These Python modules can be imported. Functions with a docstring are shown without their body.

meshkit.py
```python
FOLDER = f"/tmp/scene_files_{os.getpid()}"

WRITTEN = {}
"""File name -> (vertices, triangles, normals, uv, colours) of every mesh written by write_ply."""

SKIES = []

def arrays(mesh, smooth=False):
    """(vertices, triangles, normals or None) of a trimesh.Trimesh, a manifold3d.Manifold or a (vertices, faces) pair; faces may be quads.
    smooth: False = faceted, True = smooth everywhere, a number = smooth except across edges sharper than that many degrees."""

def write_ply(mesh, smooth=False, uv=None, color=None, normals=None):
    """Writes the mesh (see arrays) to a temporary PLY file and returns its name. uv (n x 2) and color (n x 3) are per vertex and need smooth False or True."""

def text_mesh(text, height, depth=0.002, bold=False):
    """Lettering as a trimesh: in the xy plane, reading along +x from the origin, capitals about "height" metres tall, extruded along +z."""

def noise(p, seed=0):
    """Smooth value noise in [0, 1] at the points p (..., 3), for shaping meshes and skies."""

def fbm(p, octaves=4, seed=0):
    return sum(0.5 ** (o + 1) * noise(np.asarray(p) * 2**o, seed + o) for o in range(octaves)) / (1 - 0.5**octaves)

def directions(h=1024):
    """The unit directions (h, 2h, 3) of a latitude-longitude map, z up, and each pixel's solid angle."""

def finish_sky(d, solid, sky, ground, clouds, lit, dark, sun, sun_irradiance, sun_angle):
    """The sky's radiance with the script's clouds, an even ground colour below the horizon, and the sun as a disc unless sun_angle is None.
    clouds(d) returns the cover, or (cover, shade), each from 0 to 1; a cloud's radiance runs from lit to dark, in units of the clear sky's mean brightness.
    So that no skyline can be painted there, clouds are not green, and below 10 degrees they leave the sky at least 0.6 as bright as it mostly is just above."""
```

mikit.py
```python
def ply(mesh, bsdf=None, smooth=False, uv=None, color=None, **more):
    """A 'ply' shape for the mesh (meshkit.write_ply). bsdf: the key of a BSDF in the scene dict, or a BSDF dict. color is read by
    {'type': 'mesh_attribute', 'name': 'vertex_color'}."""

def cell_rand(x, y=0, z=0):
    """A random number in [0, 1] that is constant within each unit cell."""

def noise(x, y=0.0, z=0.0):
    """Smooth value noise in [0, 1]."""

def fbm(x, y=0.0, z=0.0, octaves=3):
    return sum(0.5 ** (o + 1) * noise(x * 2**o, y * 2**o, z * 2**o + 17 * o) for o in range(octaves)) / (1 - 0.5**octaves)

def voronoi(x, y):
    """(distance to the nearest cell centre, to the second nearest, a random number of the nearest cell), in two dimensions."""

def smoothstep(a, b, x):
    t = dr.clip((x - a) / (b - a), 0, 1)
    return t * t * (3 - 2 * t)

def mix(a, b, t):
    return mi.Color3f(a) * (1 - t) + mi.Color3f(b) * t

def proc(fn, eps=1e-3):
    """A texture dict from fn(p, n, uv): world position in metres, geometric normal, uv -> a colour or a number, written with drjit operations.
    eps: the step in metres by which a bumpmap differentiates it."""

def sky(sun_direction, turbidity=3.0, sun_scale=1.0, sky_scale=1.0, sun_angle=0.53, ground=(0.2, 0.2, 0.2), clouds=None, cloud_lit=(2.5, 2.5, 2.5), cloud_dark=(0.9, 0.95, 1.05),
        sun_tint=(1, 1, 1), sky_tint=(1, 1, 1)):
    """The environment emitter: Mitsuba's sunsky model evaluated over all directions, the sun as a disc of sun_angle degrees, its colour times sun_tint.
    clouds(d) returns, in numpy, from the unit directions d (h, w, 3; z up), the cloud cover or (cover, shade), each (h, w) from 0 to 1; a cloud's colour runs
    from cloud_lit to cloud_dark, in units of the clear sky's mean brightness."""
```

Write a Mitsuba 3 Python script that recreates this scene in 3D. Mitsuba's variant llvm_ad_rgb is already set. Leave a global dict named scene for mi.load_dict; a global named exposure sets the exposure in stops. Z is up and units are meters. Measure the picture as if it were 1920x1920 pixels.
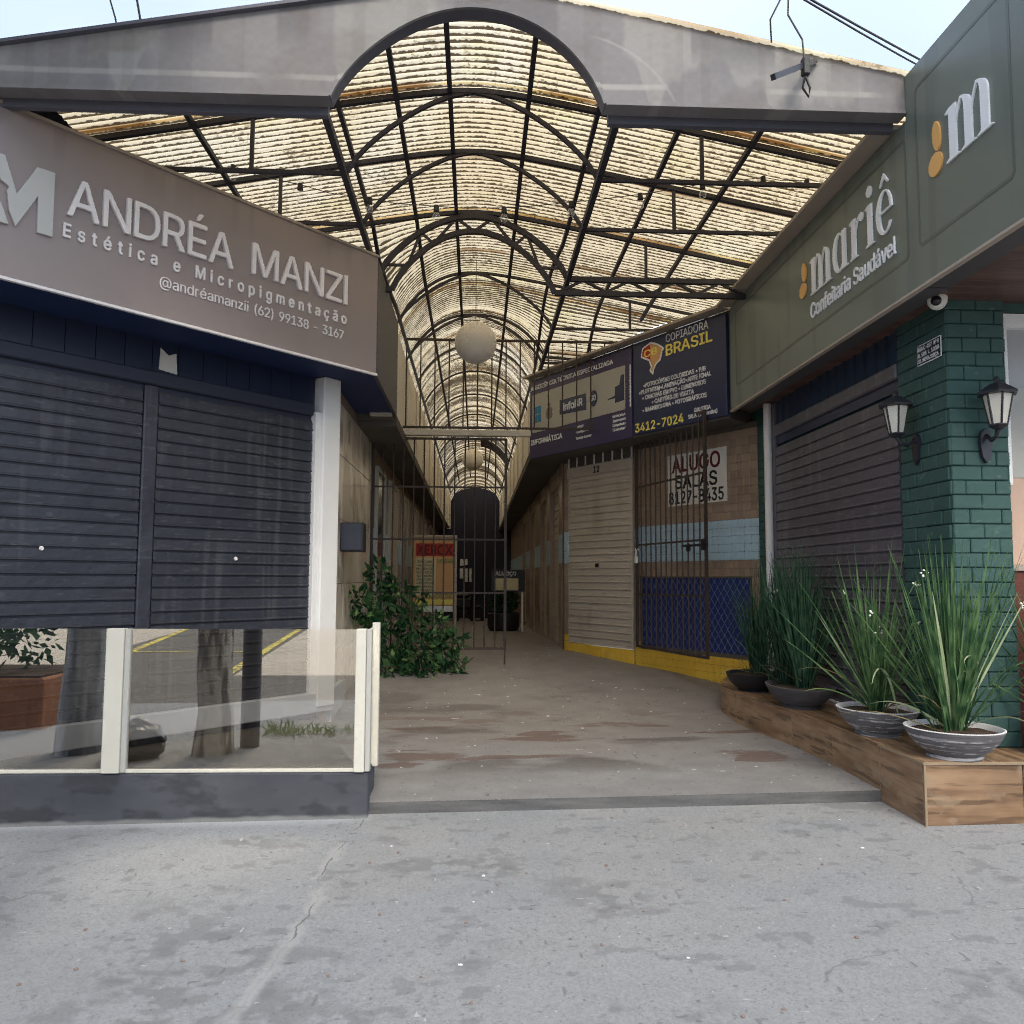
import math, random
import numpy as np, trimesh, drjit as dr, mitsuba as mi, mikit, meshkit
from shapely.geometry import Polygon, Point, LineString
from shapely import affinity, union_all
from mikit import noise, fbm, smoothstep, mix, cell_rand
rng = np.random.default_rng(7)
T4 = mi.ScalarTransform4f
scene, labels = {}, {}

# ------------------------------------------------------------------ camera, sky, exposure
EYE = np.array([0, 0, 1.55])
YAW, PITCH, ROLL, FPX = math.radians(2.467), math.radians(4.611), 0.005, 1550.0
fwd = np.array([math.sin(YAW) * math.cos(PITCH), math.cos(YAW) * math.cos(PITCH), math.sin(PITCH)])
rt0 = np.array([math.cos(YAW), -math.sin(YAW), 0]); up0 = np.cross(rt0, fwd)
upv = up0 * math.cos(ROLL) - rt0 * math.sin(ROLL)
scene['camera'] = {'type': 'perspective', 'fov': math.degrees(2 * math.atan(960 / FPX)), 'fov_axis': 'x', 'near_clip': 0.05, 'far_clip': 2000.0,
                   'to_world': T4().look_at(origin=EYE.tolist(), target=(EYE + fwd).tolist(), up=upv.tolist())}


def clouds(d):
    n = meshkit.fbm(np.stack([d[..., 0] / (d[..., 2] + .25) * 1.1, d[..., 1] / (d[..., 2] + .25) * 1.1, 0 * d[..., 2] + 3.1], -1), 5, 4)
    n2 = meshkit.fbm(np.stack([d[..., 0] / (d[..., 2] + .3) * 2.1 + 5, d[..., 1] / (d[..., 2] + .3) * 1.6, 0 * d[..., 2] + 7.7], -1), 4, 9)
    return np.clip((n - .30) * 3.4, .5, 1), np.clip(.62 * (1 - d[..., 2]) + (n2 - .5) * 2.2, 0, 1)


scene['sky'] = mikit.sky([0.12, -0.85, 0.72], turbidity=3, sun_scale=0.30, sun_angle=26, sun_tint=(.88, .97, 1.12), clouds=clouds, cloud_lit=(2.25, 2.40, 2.62), cloud_dark=(1.15, 1.27, 1.47), ground=(.22, .22, .22))
exposure = 3.05

# ------------------------------------------------------------------ materials
def pr(key, color, rough=.6, spec=.5, metal=0., two=True, bump=None, bscale=.002, **kw):
    b = {'type': 'principled', 'base_color': color if isinstance(color, dict) else {'type': 'rgb', 'value': list(color)}, 'roughness': rough, 'specular': spec, **kw}
    if metal: b['metallic'] = metal; b.pop('specular')
    if bump is not None: b = {'type': 'bumpmap', 'arbitrary': mikit.proc(bump, eps=.002), 'scale': bscale, 'bsdf': b}
    scene[key] = {'type': 'twosided', 'bsdf': b} if two else b
    return key


def seg_dist(p, pts, wob=.03, f=9.):
    x = p.x + (noise(p.x * f, p.y * f, 1) - .5) * wob + (noise(p.x * f * 4, p.y * f * 4, 5) - .5) * wob * .5
    y = p.y + (noise(p.x * f, p.y * f, 2) - .5) * wob + (noise(p.x * f * 4, p.y * f * 4, 6) - .5) * wob * .5
    d = mi.Float(9)
    for (ax, ay), (bx, by) in zip(pts[:-1], pts[1:]):
        ex, ey = bx - ax, by - ay
        t = dr.clip(((x - ax) * ex + (y - ay) * ey) / (ex * ex + ey * ey), 0, 1)
        d = dr.minimum(d, dr.sqrt(dr.square(x - ax - t * ex) + dr.square(y - ay - t * ey)))
    return d


CRACK = [(-.67, 5.45), (-.74, 5.07), (-.78, 4.36), (-.74, 4.08), (-.76, 3.72), (-.79, 3.33), (-.86, 2.9), (-.9, 2.0)]
HAIR = [[(2.62, 5.03), (2.65, 4.59), (2.86, 4.59), (3.2, 4.67)], [(2.4, 4.12), (2.28, 3.8), (2.37, 3.73), (2.6, 3.78)], [(1.29, 3.14), (1.44, 3.3), (1.7, 3.37)], [(-2.8, 4.3), (-2.51, 4.63), (-2.45, 4.84), (-2.37, 4.96)], [(-1.72, 4.28), (-1.58, 4.25)]]


def pave_col(p, n, uv):
    big = fbm(p.x * .7, p.y * .9, 3, 3); mid = fbm(p.x * 5, p.y * 7, 1, 4); fine = noise(p.x * 95, p.y * 95, 2)
    c = mix((.185, .193, .205), (.255, .264, .278), big * .55 + mid * .45)
    c = mix(c, (.27, .258, .245), smoothstep(-.95, -.55, p.x) * .30 * smoothstep(.35, .6, fbm(p.x * 1.3, p.y * 1.3, 8, 3)))
    c *= .84 + .18 * fine + .14 * noise(p.x * 210, p.y * 210, 6)
    c = mix(c, (.09, .09, .09), smoothstep(.80, .9, noise(p.x * 130, p.y * 130, 44)) * .35)
    # darker worn patches and scuffs
    w = smoothstep(.54, .68, fbm(p.x * 1.5 + 4, p.y * 2.0, 11, 5)) * smoothstep(.42, .6, fbm(p.x * 11, p.y * 13, 4, 3))
    c = mix(c, (.125, .127, .132), w * .48)
    sc = smoothstep(.64, .76, fbm(p.x * 8 + 2, p.y * 11, 21, 4))
    c = mix(c, (.13, .13, .138), sc * .42)
    sp = smoothstep(.90, .95, noise(p.x * 30, p.y * 30, 15))
    c = mix(c, (.10, .10, .10), sp * .5)
    wsp = smoothstep(.965, .985, noise(p.x * 31 + 9, p.y * 31, 19))
    c = mix(c, (.48, .48, .48), wsp * .6)
    d = seg_dist(p, CRACK)
    c = mix(c, (.36, .36, .355), smoothstep(.055, .01, d) * .4 * smoothstep(.3, .55, noise(p.x * 7, p.y * 7, 3)))
    c = mix(c, (.08, .08, .08), smoothstep(.006, .0015, d) * (.12 + .6 * smoothstep(.40, .56, noise(p.x * 8, p.y * 8, 30))))
    for h in HAIR: c = mix(c, (.15, .15, .15), smoothstep(.007, .001, seg_dist(p, h)) * .7)
    # dust line where the wall stands on the pavement
    c = mix(c, (.44, .46, .49), smoothstep(5.22, 5.42, p.y + .015 * p.x) * .45 * smoothstep(-.6, -.9, p.x))
    return c


pr('m_pavement', mikit.proc(pave_col), .88, .25, bump=lambda p, n, uv: fbm(p.x * 14, p.y * 14, 1, 4) + .5 * noise(p.x * 90, p.y * 90, 3), bscale=.004)


def ramp_col(p, n, uv):
    big = fbm(p.x * .8, p.y * .8, 5, 3); mid = fbm(p.x * 5, p.y * 6, 2, 4)
    front = mix((.165, .162, .165), (.245, .242, .245), mid * .7 + big * .3)
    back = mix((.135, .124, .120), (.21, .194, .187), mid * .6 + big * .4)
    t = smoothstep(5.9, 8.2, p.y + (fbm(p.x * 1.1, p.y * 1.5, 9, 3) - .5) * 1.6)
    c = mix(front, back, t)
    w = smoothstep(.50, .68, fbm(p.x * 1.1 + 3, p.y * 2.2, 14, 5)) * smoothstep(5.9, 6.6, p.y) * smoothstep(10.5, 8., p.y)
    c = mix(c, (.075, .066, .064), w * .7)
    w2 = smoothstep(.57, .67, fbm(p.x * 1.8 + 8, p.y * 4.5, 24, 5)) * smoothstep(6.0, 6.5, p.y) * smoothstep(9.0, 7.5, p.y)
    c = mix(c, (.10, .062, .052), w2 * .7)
    sp = smoothstep(.90, .95, noise(p.x * 22, p.y * 22, 15)); c = mix(c, (.09, .08, .08), sp * .5)
    wsp = smoothstep(.965, .985, noise(p.x * 18 + 9, p.y * 18, 19)); c = mix(c, (.6, .6, .58), wsp * .7)
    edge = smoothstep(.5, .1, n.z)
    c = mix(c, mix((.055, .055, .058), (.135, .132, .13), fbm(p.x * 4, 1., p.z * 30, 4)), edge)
    return c * (.92 + .16 * noise(p.x * 80, p.y * 80, p.z * 80))


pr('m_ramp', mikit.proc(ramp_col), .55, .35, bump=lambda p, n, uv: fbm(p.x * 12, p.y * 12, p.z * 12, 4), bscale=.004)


def asphalt(p, n, uv):
    c = mix((.085, .080, .075), (.14, .13, .12), fbm(p.x * 1.2, p.y * 1.2, 1, 4)) * (.8 + .4 * noise(p.x * 40, p.y * 40))
    return c


pr('m_asphalt', mikit.proc(asphalt), .9, .2)
pr('m_lot', mikit.proc(lambda p, n, uv: mix((.36, .32, .27), (.46, .41, .35), fbm(p.x * .9, p.y * .9, 1, 4))), .9, .2)
pr('m_yellow_line', mikit.proc(lambda p, n, uv: mix((.16, .15, .10), (.60, .50, .09), smoothstep(.3, .5, fbm(p.x * 6, p.y * 6, 1, 4)))), .8, .2)
pr('m_earth', mikit.proc(lambda p, n, uv: mix((.16, .13, .10), (.26, .22, .17), fbm(p.x * 3, p.y * 3, 1, 4))), .95, .1)


def fascia_col(p, n, uv):
    c = mix((.185, .175, .185), (.235, .225, .23), fbm(p.x * .9, p.z * 1.4, 1, 3))
    drip = noise(p.x * 2.6, 3.0, 1.0); top = 4.92 + .16 * (1 - dr.minimum(dr.abs(p.x + .05) / 3.0, 1)) * 2
    length = .12 + .75 * noise(p.x * 7.1, 7., 2.) * drip + .10 * (fbm(p.x * 20, p.z * 3, 1, 2) - .5)
    d = smoothstep(.02, -.06, top - p.z - length) * smoothstep(.50, .62, drip)
    c = mix(c, (.30, .29, .275), d * .6)
    dk = noise(p.x * 3.3 + 9, 5., 1.)
    c = mix(c, (.13, .125, .135), smoothstep(.58, .68, dk) * smoothstep(.25, .0, top - p.z) * .6)
    line = smoothstep(.028, .008, dr.abs(p.z - 4.735 - .012 * noise(p.x * 1.5, 1., 1.))) * smoothstep(.32, .5, noise(p.x * 3, 2., 8.))
    c = mix(c, (.36, .345, .33), line * .75)
    arc = dr.abs(dr.sqrt(dr.square(p.x - .55) + dr.square((p.z - 4.30) * 1.0)) - .80)
    c = mix(c, (.35, .34, .335), smoothstep(.014, .004, arc) * smoothstep(.7, .8, p.x) * smoothstep(1.3, 1.25, p.x) * .4)
    c = mix(c, (.15, .13, .12), smoothstep(.60, .72, fbm(p.x * 1.8 + 5, p.z * 2.6, 31, 5)) * .35)
    run = smoothstep(.66, .74, noise(p.x * 13, 2., 5.)) * smoothstep(.42, .6, fbm(p.x * 4, p.z * .8, 6, 2))
    c = mix(c, (.12, .105, .10), run * .16)
    return c * (.93 + .14 * fbm(p.x * 30, p.y * 30, p.z * 30, 3))


pr('m_fascia', mikit.proc(fascia_col), .8, .25, bump=lambda p, n, uv: fbm(p.x * 2.5, p.y * 2.5, p.z * 2.5, 2) + .25 * fbm(p.x * 22, p.y * 22, p.z * 22, 2), bscale=.012)
pr('m_fascia_trim', (.10, .10, .125), .5, .4)
pr('m_steel', mikit.proc(lambda p, n, uv: mix((.018, .017, .026), (.040, .038, .050), fbm(p.x * 9, p.y * 9, p.z * 9, 3))), .55, .4)
pr('m_rust', mikit.proc(lambda p, n, uv: mix((.030, .022, .020), (.065, .045, .036), fbm(p.x * 9, p.y * 9, p.z * 9, 3))), .6, .4)

PITCHC = .076


def roof_col(p, n, uv):
    ph = p.y / PITCHC - dr.floor(p.y / PITCHC)
    rag = (fbm(p.x * 16, p.y * 9, 3, 4) - .5) * .20 + (noise(p.x * 60, p.y * 13, 9) - .5) * .14
    lump = (fbm(p.x * 1.6, p.y * 2.1, 17, 3) - .5) * .20 + (noise(p.x * .45, p.y * 6.5, 31) - .5) * smoothstep(7.5, 11., p.y) * .55
    dirt = smoothstep(.185 + .04, .185 - .04, dr.abs(ph - .5) + rag - lump * .6)
    speck = smoothstep(.60, .74, fbm(p.x * 34, p.y * 60, 2, 3)) * smoothstep(.40, .66, fbm(p.x * 2.0, p.y * 2.6, 6, 3)) * .6
    sheet = (p.y - 5.0) / 1.1 - dr.floor((p.y - 5.0) / 1.1)
    lap = smoothstep(.075, .02, dr.abs(sheet - .04 - .05 * (noise(p.x * 1.7, dr.floor((p.y - 5.0) / 1.1), 2) - .5)))
    lapn = smoothstep(.36, .58, noise(p.x * 1.4, dr.floor((p.y - 5.) / 1.1) * 3.7, 4))
    c = mix((.87, .67, .40), (.92, .755, .49), fbm(p.x * 1.3, p.y * 1.3, 3, 3))
    c = mix(c, (.95, .93, .80), smoothstep(.55, .7, fbm(p.x * .8 + 4, p.y * .8, 13, 3)) * .25)
    c = mix(c, (.34, .17, .05), lap * lapn * .75)
    c = mix(c, (.75, .66, .22), smoothstep(.62, .72, fbm(p.x * 1.7 + 9, p.y * 1.9, 23, 3)) * .18)
    return mix(mix(c, (.16, .10, .04), speck), (.055, .032, .014), dirt * .93)


scene['m_roof_sheet'] = {'type': 'principledthin', 'base_color': mikit.proc(roof_col), 'roughness': .6, 'diff_trans': 1.8}
pr('m_dark_sheet', (.05, .045, .05), .6, .3)

# plaster, tiles, shops
pr('m_parapet', mikit.proc(lambda p, n, uv: mix((.50, .46, .39), (.60, .56, .48), fbm(p.x * 2, p.y * 2, p.z * 3, 3))), .85, .2)
pr('m_canopy', mikit.proc(lambda p, n, uv: mix((.075, .065, .06), (.11, .10, .09), fbm(p.x * 2, p.y * 2, p.z * 2, 3))), .8, .3)
pr('m_flashing', mikit.proc(lambda p, n, uv: mix((.30, .25, .215), (.42, .36, .30), fbm(p.x * 2, p.y * 3, p.z * 2, 3))), .65, .3)


def tile_mat(key, a, b, rough=.25):
    pr(key, mikit.proc(lambda p, n, uv: mix(a, b, fbm(p.x * 3.1, p.y * 3.1, p.z * 2.7, 3)) * (.92 + .16 * cell_rand(p.x * 9.3 + p.y * 5.1, p.z * 10.0))), rough, .5)


tile_mat('m_tile_brown', (.25, .175, .125), (.34, .24, .17))
tile_mat('m_tile_brown_b', (.22, .155, .115), (.30, .21, .155))
tile_mat('m_tile_blue', (.32, .45, .53), (.40, .53, .60))
tile_mat('m_tile_yellow', (.60, .36, .035), (.72, .46, .06), .35)
pr('m_grout', (.10, .085, .07), .9, .1)
pr('m_navy_board', mikit.proc(lambda p, n, uv: mix((.012, .022, .115), (.02, .033, .16), fbm(p.x * 2, p.y * 2, p.z * 2, 3))), .55, .4)
pr('m_wire', (.16, .20, .30), .45, .5)


def marble(p, n, uv):
    v = fbm(p.y * 3.2 + fbm(p.y * 5, p.z * 2, 3, 3) * 1.5, p.z * 1.1, 2, 4)
    c = mix((.46, .40, .33), (.66, .60, .52), smoothstep(.3, .65, v))
    return mix(c, (.20, .165, .125), smoothstep(.62, .72, fbm(p.y * 4 + 7, p.z * 2.3, 8, 4)) * .6)


pr('m_marble', mikit.proc(marble), .16, .6)
pr('m_white_paint', mikit.proc(lambda p, n, uv: mix((.70, .70, .70), (.78, .775, .77), fbm(p.x * 3, p.y * 3, p.z * 3, 3))), .4, .5)
pr('m_cream_paint', mikit.proc(lambda p, n, uv: mix((.52, .50, .43), (.60, .58, .51), fbm(p.x * 4, p.y * 4, p.z * 2, 3))), .4, .5)
pr('m_flange', (.40, .395, .37), .5, .4)
pr('m_plinth', (.50, .52, .56), .5, .4)
pr('m_deck', mikit.proc(lambda p, n, uv: mix((.07, .06, .05), (.12, .10, .085), fbm(p.x * 5, p.y * 5, 1, 3))), .8, .3)


def base_col(p, n, uv):
    c = mix((.046, .050, .060), (.080, .085, .098), fbm(p.x * 3, p.z * 5, 1, 4))
    c = mix(c, (.030, .032, .038), smoothstep(.5, .72, fbm(p.x * 6 + 3, p.z * 14, 6, 4)) * .6)
    return mix(c, (.32, .32, .31), smoothstep(.03, .004, p.z - (.043 + .017 * p.x) - .015 * noise(p.x * 12, 1., 1.)) * .5)


pr('m_wall_base', mikit.proc(base_col), .85, .25, bump=lambda p, n, uv: fbm(p.x * 8, p.y * 8, p.z * 14, 4), bscale=.012)
def shutter_tex(a, b, dust):
    def fn(p, n, uv):
        q = p.x * .7 + p.y * .9
        c = mix(a, b, .5 * fbm(q * 1.5, p.z * 2.5, 1, 3) + .5 * cell_rand(dr.floor(p.z / .098 + .1), 4))
        st = smoothstep(.52, .75, fbm(q * 16, p.z * 1.1, 5, 3)) * smoothstep(.3, .6, fbm(q * 2, p.z * 2, 9, 3))
        c = mix(c, dust, st * .35)
        c = mix(c, dust, smoothstep(.70, .78, fbm(q * 9 + 3, p.z * 40, 2, 3)) * .35)
        return c * (.94 + .12 * noise(q * 70, p.z * 70, 3))
    return mikit.proc(fn)


dent = lambda p, n, uv: fbm(p.x * 3 + p.y * 3.5, p.z * 6, 2, 3) + .15 * noise(p.x * 40, p.y * 40, p.z * 40)
pr('m_shutter', shutter_tex((.026, .029, .041), (.040, .044, .058), (.10, .10, .11)), .42, .5, bump=dent, bscale=.012)
pr('m_shutter_head', (.028, .033, .055), .5, .4)
pr('m_dark_panel', (.014, .022, .052), .35, .5)
pr('m_soffit_navy', (.020, .034, .10), .6, .3)
pr('m_shutter_bakery', shutter_tex((.078, .070, .086), (.108, .098, .116), (.17, .16, .16)), .4, .5, bump=dent, bscale=.012)
pr('m_shutter_cream', shutter_tex((.38, .325, .26), (.50, .43, .35), (.22, .17, .13)), .5, .4, bump=dent, bscale=.012)
pr('m_sign_brown', mikit.proc(lambda p, n, uv: mix(mix((.27, .222, .215), (.29, .24, .23), fbm(p.x * 1.1, p.y * 1.1, p.z, 2)), (.20, .17, .165), smoothstep(.6, .75, noise(p.x * 9 + p.y * 9, p.z * .5, 3)) * smoothstep(4.2, 4.58, p.z) * .35)), .36, .5, bump=lambda p, n, uv: fbm(p.x * 1.6, p.y * 1.6, p.z * 1.6, 2), bscale=.010)
pr('m_letter_steel', (.80, .76, .76), .4, .5)
pr('m_letter_grey', (.50, .49, .465), .35, .5)
pr('m_letter_white', (.80, .81, .84), .4, .5)
pr('m_sign_side', (.085, .08, .085), .55, .3)
pr('m_sign_green', mikit.proc(lambda p, n, uv: mix((.128, .150, .132), (.150, .172, .150), fbm(p.x, p.y * 1.3, p.z * 1.3, 3)) * (1 - .12 * smoothstep(.55, .75, noise(p.y * 11, p.z * .6, 3)))), .33, .5, bump=lambda p, n, uv: fbm(p.y * 1.5, p.z * 1.5, 1, 2), bscale=.012)
pr('m_sign_green_dark', (.095, .108, .094), .35, .5)
pr('m_orange', (.72, .40, .14), .4, .4)


def brick_col(p, n, uv):
    c = mix((.030, .072, .066), (.046, .100, .090), fbm(p.x * 4, p.y * 4, p.z * 4, 4))
    return mix(c, (.13, .19, .17), smoothstep(.68, .8, fbm(p.x * 16, p.y * 16, p.z * 20, 3)) * .4)


pr('m_green_brick', mikit.proc(brick_col), .6, .35, bump=lambda p, n, uv: fbm(p.x * 26, p.y * 26, p.z * 26, 4), bscale=.006)
pr('m_green_joint', (.026, .064, .058), .8, .2)
pr('m_soffit_plank', mikit.proc(lambda p, n, uv: mix((.085, .048, .042), (.14, .08, .066), fbm(p.x * 1.2, p.y * 9, 1, 3)) * (.85 + .3 * cell_rand(p.y * 9.09, 3.))), .45, .4)


def wood_tile(p, n, uv):
    a = p.x * dr.abs(n.y) + p.y * dr.abs(n.x) + p.x * dr.abs(n.z) * 0.2 + p.y * dr.abs(n.z)
    b = p.z + (p.x * dr.abs(n.z))
    g = fbm(a * 2.2, b * 24, 3, 4); s = fbm(a * 6, b * 9, 8, 3)
    c = mix((.185, .105, .058), (.315, .20, .118), smoothstep(.25, .75, g * .65 + s * .35))
    c = mix(c, (.07, .04, .022), smoothstep(.60, .72, fbm(a * 3 + 5, b * 30, 6, 3)) * .6)
    c = c * (1 - .22 * smoothstep(.45, .7, fbm(p.x * 3.1 + 1, p.y * 3.1, p.z * 3, 4)))
    c = mix(c, (.30, .23, .16), smoothstep(.62, .74, fbm(a * 7, b * 12, 16, 4)) * .4)
    return mix(c, (.10, .085, .07), smoothstep(.10, .0, p.z - .05) * dr.abs(1 - n.z) * .5 * noise(a * 14, b * 5, 2))


pr('m_wood_tile', mikit.proc(wood_tile), .35, .5)
pr('m_tile_edge', (.27, .20, .13), .5, .4)


def bowl_col(p, n, uv):
    r = fbm(p.x * 2.2, p.y * 2.2, p.z * 75, 4) * .75 + .25 * noise(p.x * 30, p.y * 30, p.z * 90)
    c = mix((.10, .095, .10), (.17, .16, .165), fbm(p.x * 9, p.y * 9, p.z * 20, 3))
    return mix(c, (.50, .49, .50), smoothstep(.52, .68, r) * .75)


pr('m_bowl', mikit.proc(bowl_col), .8, .25, bump=lambda p, n, uv: fbm(p.x * 5, p.y * 5, p.z * 60, 3), bscale=.008)
pr('m_bowl_rim', (.55, .54, .55), .7, .3)
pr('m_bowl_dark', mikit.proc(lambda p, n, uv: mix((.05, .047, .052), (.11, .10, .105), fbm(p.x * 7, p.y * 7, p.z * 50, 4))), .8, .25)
pr('m_pot_black', (.018, .018, .022), .5, .4)
pr('m_soil', mikit.proc(lambda p, n, uv: mix((.025, .018, .014), (.075, .055, .042), fbm(p.x * 40, p.y * 40, p.z * 40, 3))), .95, .1)


def leafy(key, a, b, f=9, trans=.5, rough=.45):
    scene[key] = {'type': 'principledthin', 'base_color': mikit.proc(lambda p, n, uv: mix(a, b, smoothstep(.25, .75, noise(p.x * f, p.y * f, p.z * f * .6)))), 'roughness': rough, 'diff_trans': trans}
    return key


leafy('m_blade', (.045, .10, .045), (.13, .22, .095), 22)
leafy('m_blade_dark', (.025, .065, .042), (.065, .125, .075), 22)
leafy('m_blade_pale', (.38, .46, .26), (.55, .60, .38), 15)
leafy('m_blade_dry', (.16, .13, .06), (.34, .28, .15), 15)
leafy('m_bush', (.014, .045, .022), (.05, .105, .045), 14, .35, .35)
leafy('m_bush_light', (.08, .16, .05), (.20, .28, .12), 14, .4)
leafy('m_tree_leaf', (.02, .06, .02), (.06, .12, .04), 5)
pr('m_petal', (.80, .82, .72), .6, .3)
pr('m_stem', (.06, .07, .03), .8, .2)
pr('m_bark', mikit.proc(lambda p, n, uv: mix((.14, .125, .11), (.50, .47, .43), smoothstep(.35, .7, fbm(dr.atan2(p.y - 3.3, p.x + 2.28) * 2.5, p.z * 3.5, 2, 4)))), .95, .1, bump=lambda p, n, uv: fbm(p.x * 14, p.y * 14, p.z * 6, 4), bscale=.03)
pr('m_bark_grey', mikit.proc(lambda p, n, uv: mix((.11, .115, .13), (.42, .43, .47), smoothstep(.3, .7, fbm(p.x * 14, p.y * 14, p.z * 1.2, 4)))), .95, .1, bump=lambda p, n, uv: fbm(p.x * 18, p.y * 18, p.z * 2, 4), bscale=.04)
pr('m_black', (.014, .014, .016), .45, .4)
pr('m_black_iron', (.022, .022, .030), .4, .5)
pr('m_bag', (.012, .012, .016), .28, .5)
pr('m_lamp_glass', (.62, .58, .50), .35, .5)
pr('m_white_plastic', (.70, .69, .65), .4, .5)
pr('m_lens', (.01, .01, .012), .1, .6)
pr('m_globe', mikit.proc(lambda p, n, uv: mix((.62, .58, .52), (.70, .66, .59), noise(p.x * 4, p.y * 4, p.z * 9))), .7, .2)
pr('m_banner_navy', mikit.proc(lambda p, n, uv: mix((.014, .020, .060), (.024, .032, .085), fbm(p.x * 1.4, p.y * 1.4, p.z * 2, 3))), .35, .5)
pr('m_banner_purple', mikit.proc(lambda p, n, uv: mix((.040, .034, .090), (.060, .050, .120), fbm(p.x * 1.4, p.y * 1.4, p.z * 2, 3))), .4, .4)
pr('m_banner_grey', (.40, .39, .355), .5, .3)
pr('m_print_white', (.75, .76, .80), .6, .3)
pr('m_print_yellow', (.80, .68, .16), .6, .3)
pr('m_print_blue', (.03, .20, .38), .6, .3)
pr('m_print_brown', (.20, .15, .13), .6, .3)
pr('m_print_black', (.014, .013, .018), .6, .3)
pr('m_print_maroon', (.10, .012, .016), .6, .3)
pr('m_paper', (.66, .62, .57), .8, .2)
pr('m_print_red', (.42, .035, .022), .6, .3)
pr('m_print_peach', (.62, .36, .16), .6, .3)
pr('m_print_cream', (.66, .58, .36), .6, .3)
pr('m_window_dark', (.018, .024, .030), .12, .6)
pr('m_pane_blue', (.03, .05, .085), .12, .6)
pr('m_interior', (.030, .032, .055), .7, .2)
pr('m_frosted', (.34, .34, .34), .3, .5)
pr('m_house_wall', (.44, .41, .36), .9, .2)
pr('m_house_roof', (.30, .12, .07), .85, .2)
pr('m_brickbox', mikit.proc(lambda p, n, uv: mix((.15, .06, .03), (.30, .13, .065), fbm(p.x * 5, p.y * 5, p.z * 5, 3))), .8, .2)
pr('m_skin_wall', (.52, .36, .28), .7, .3)
pr('m_red_wall', (.12, .04, .03), .7, .3)
pr('m_pipe', mikit.proc(lambda p, n, uv: mix((.62, .58, .56), (.72, .69, .67), fbm(p.x * 6, p.y * 6, p.z * 3, 3))), .5, .4)
pr('m_leaf_green', (.10, .24, .06), .6, .3)
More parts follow.
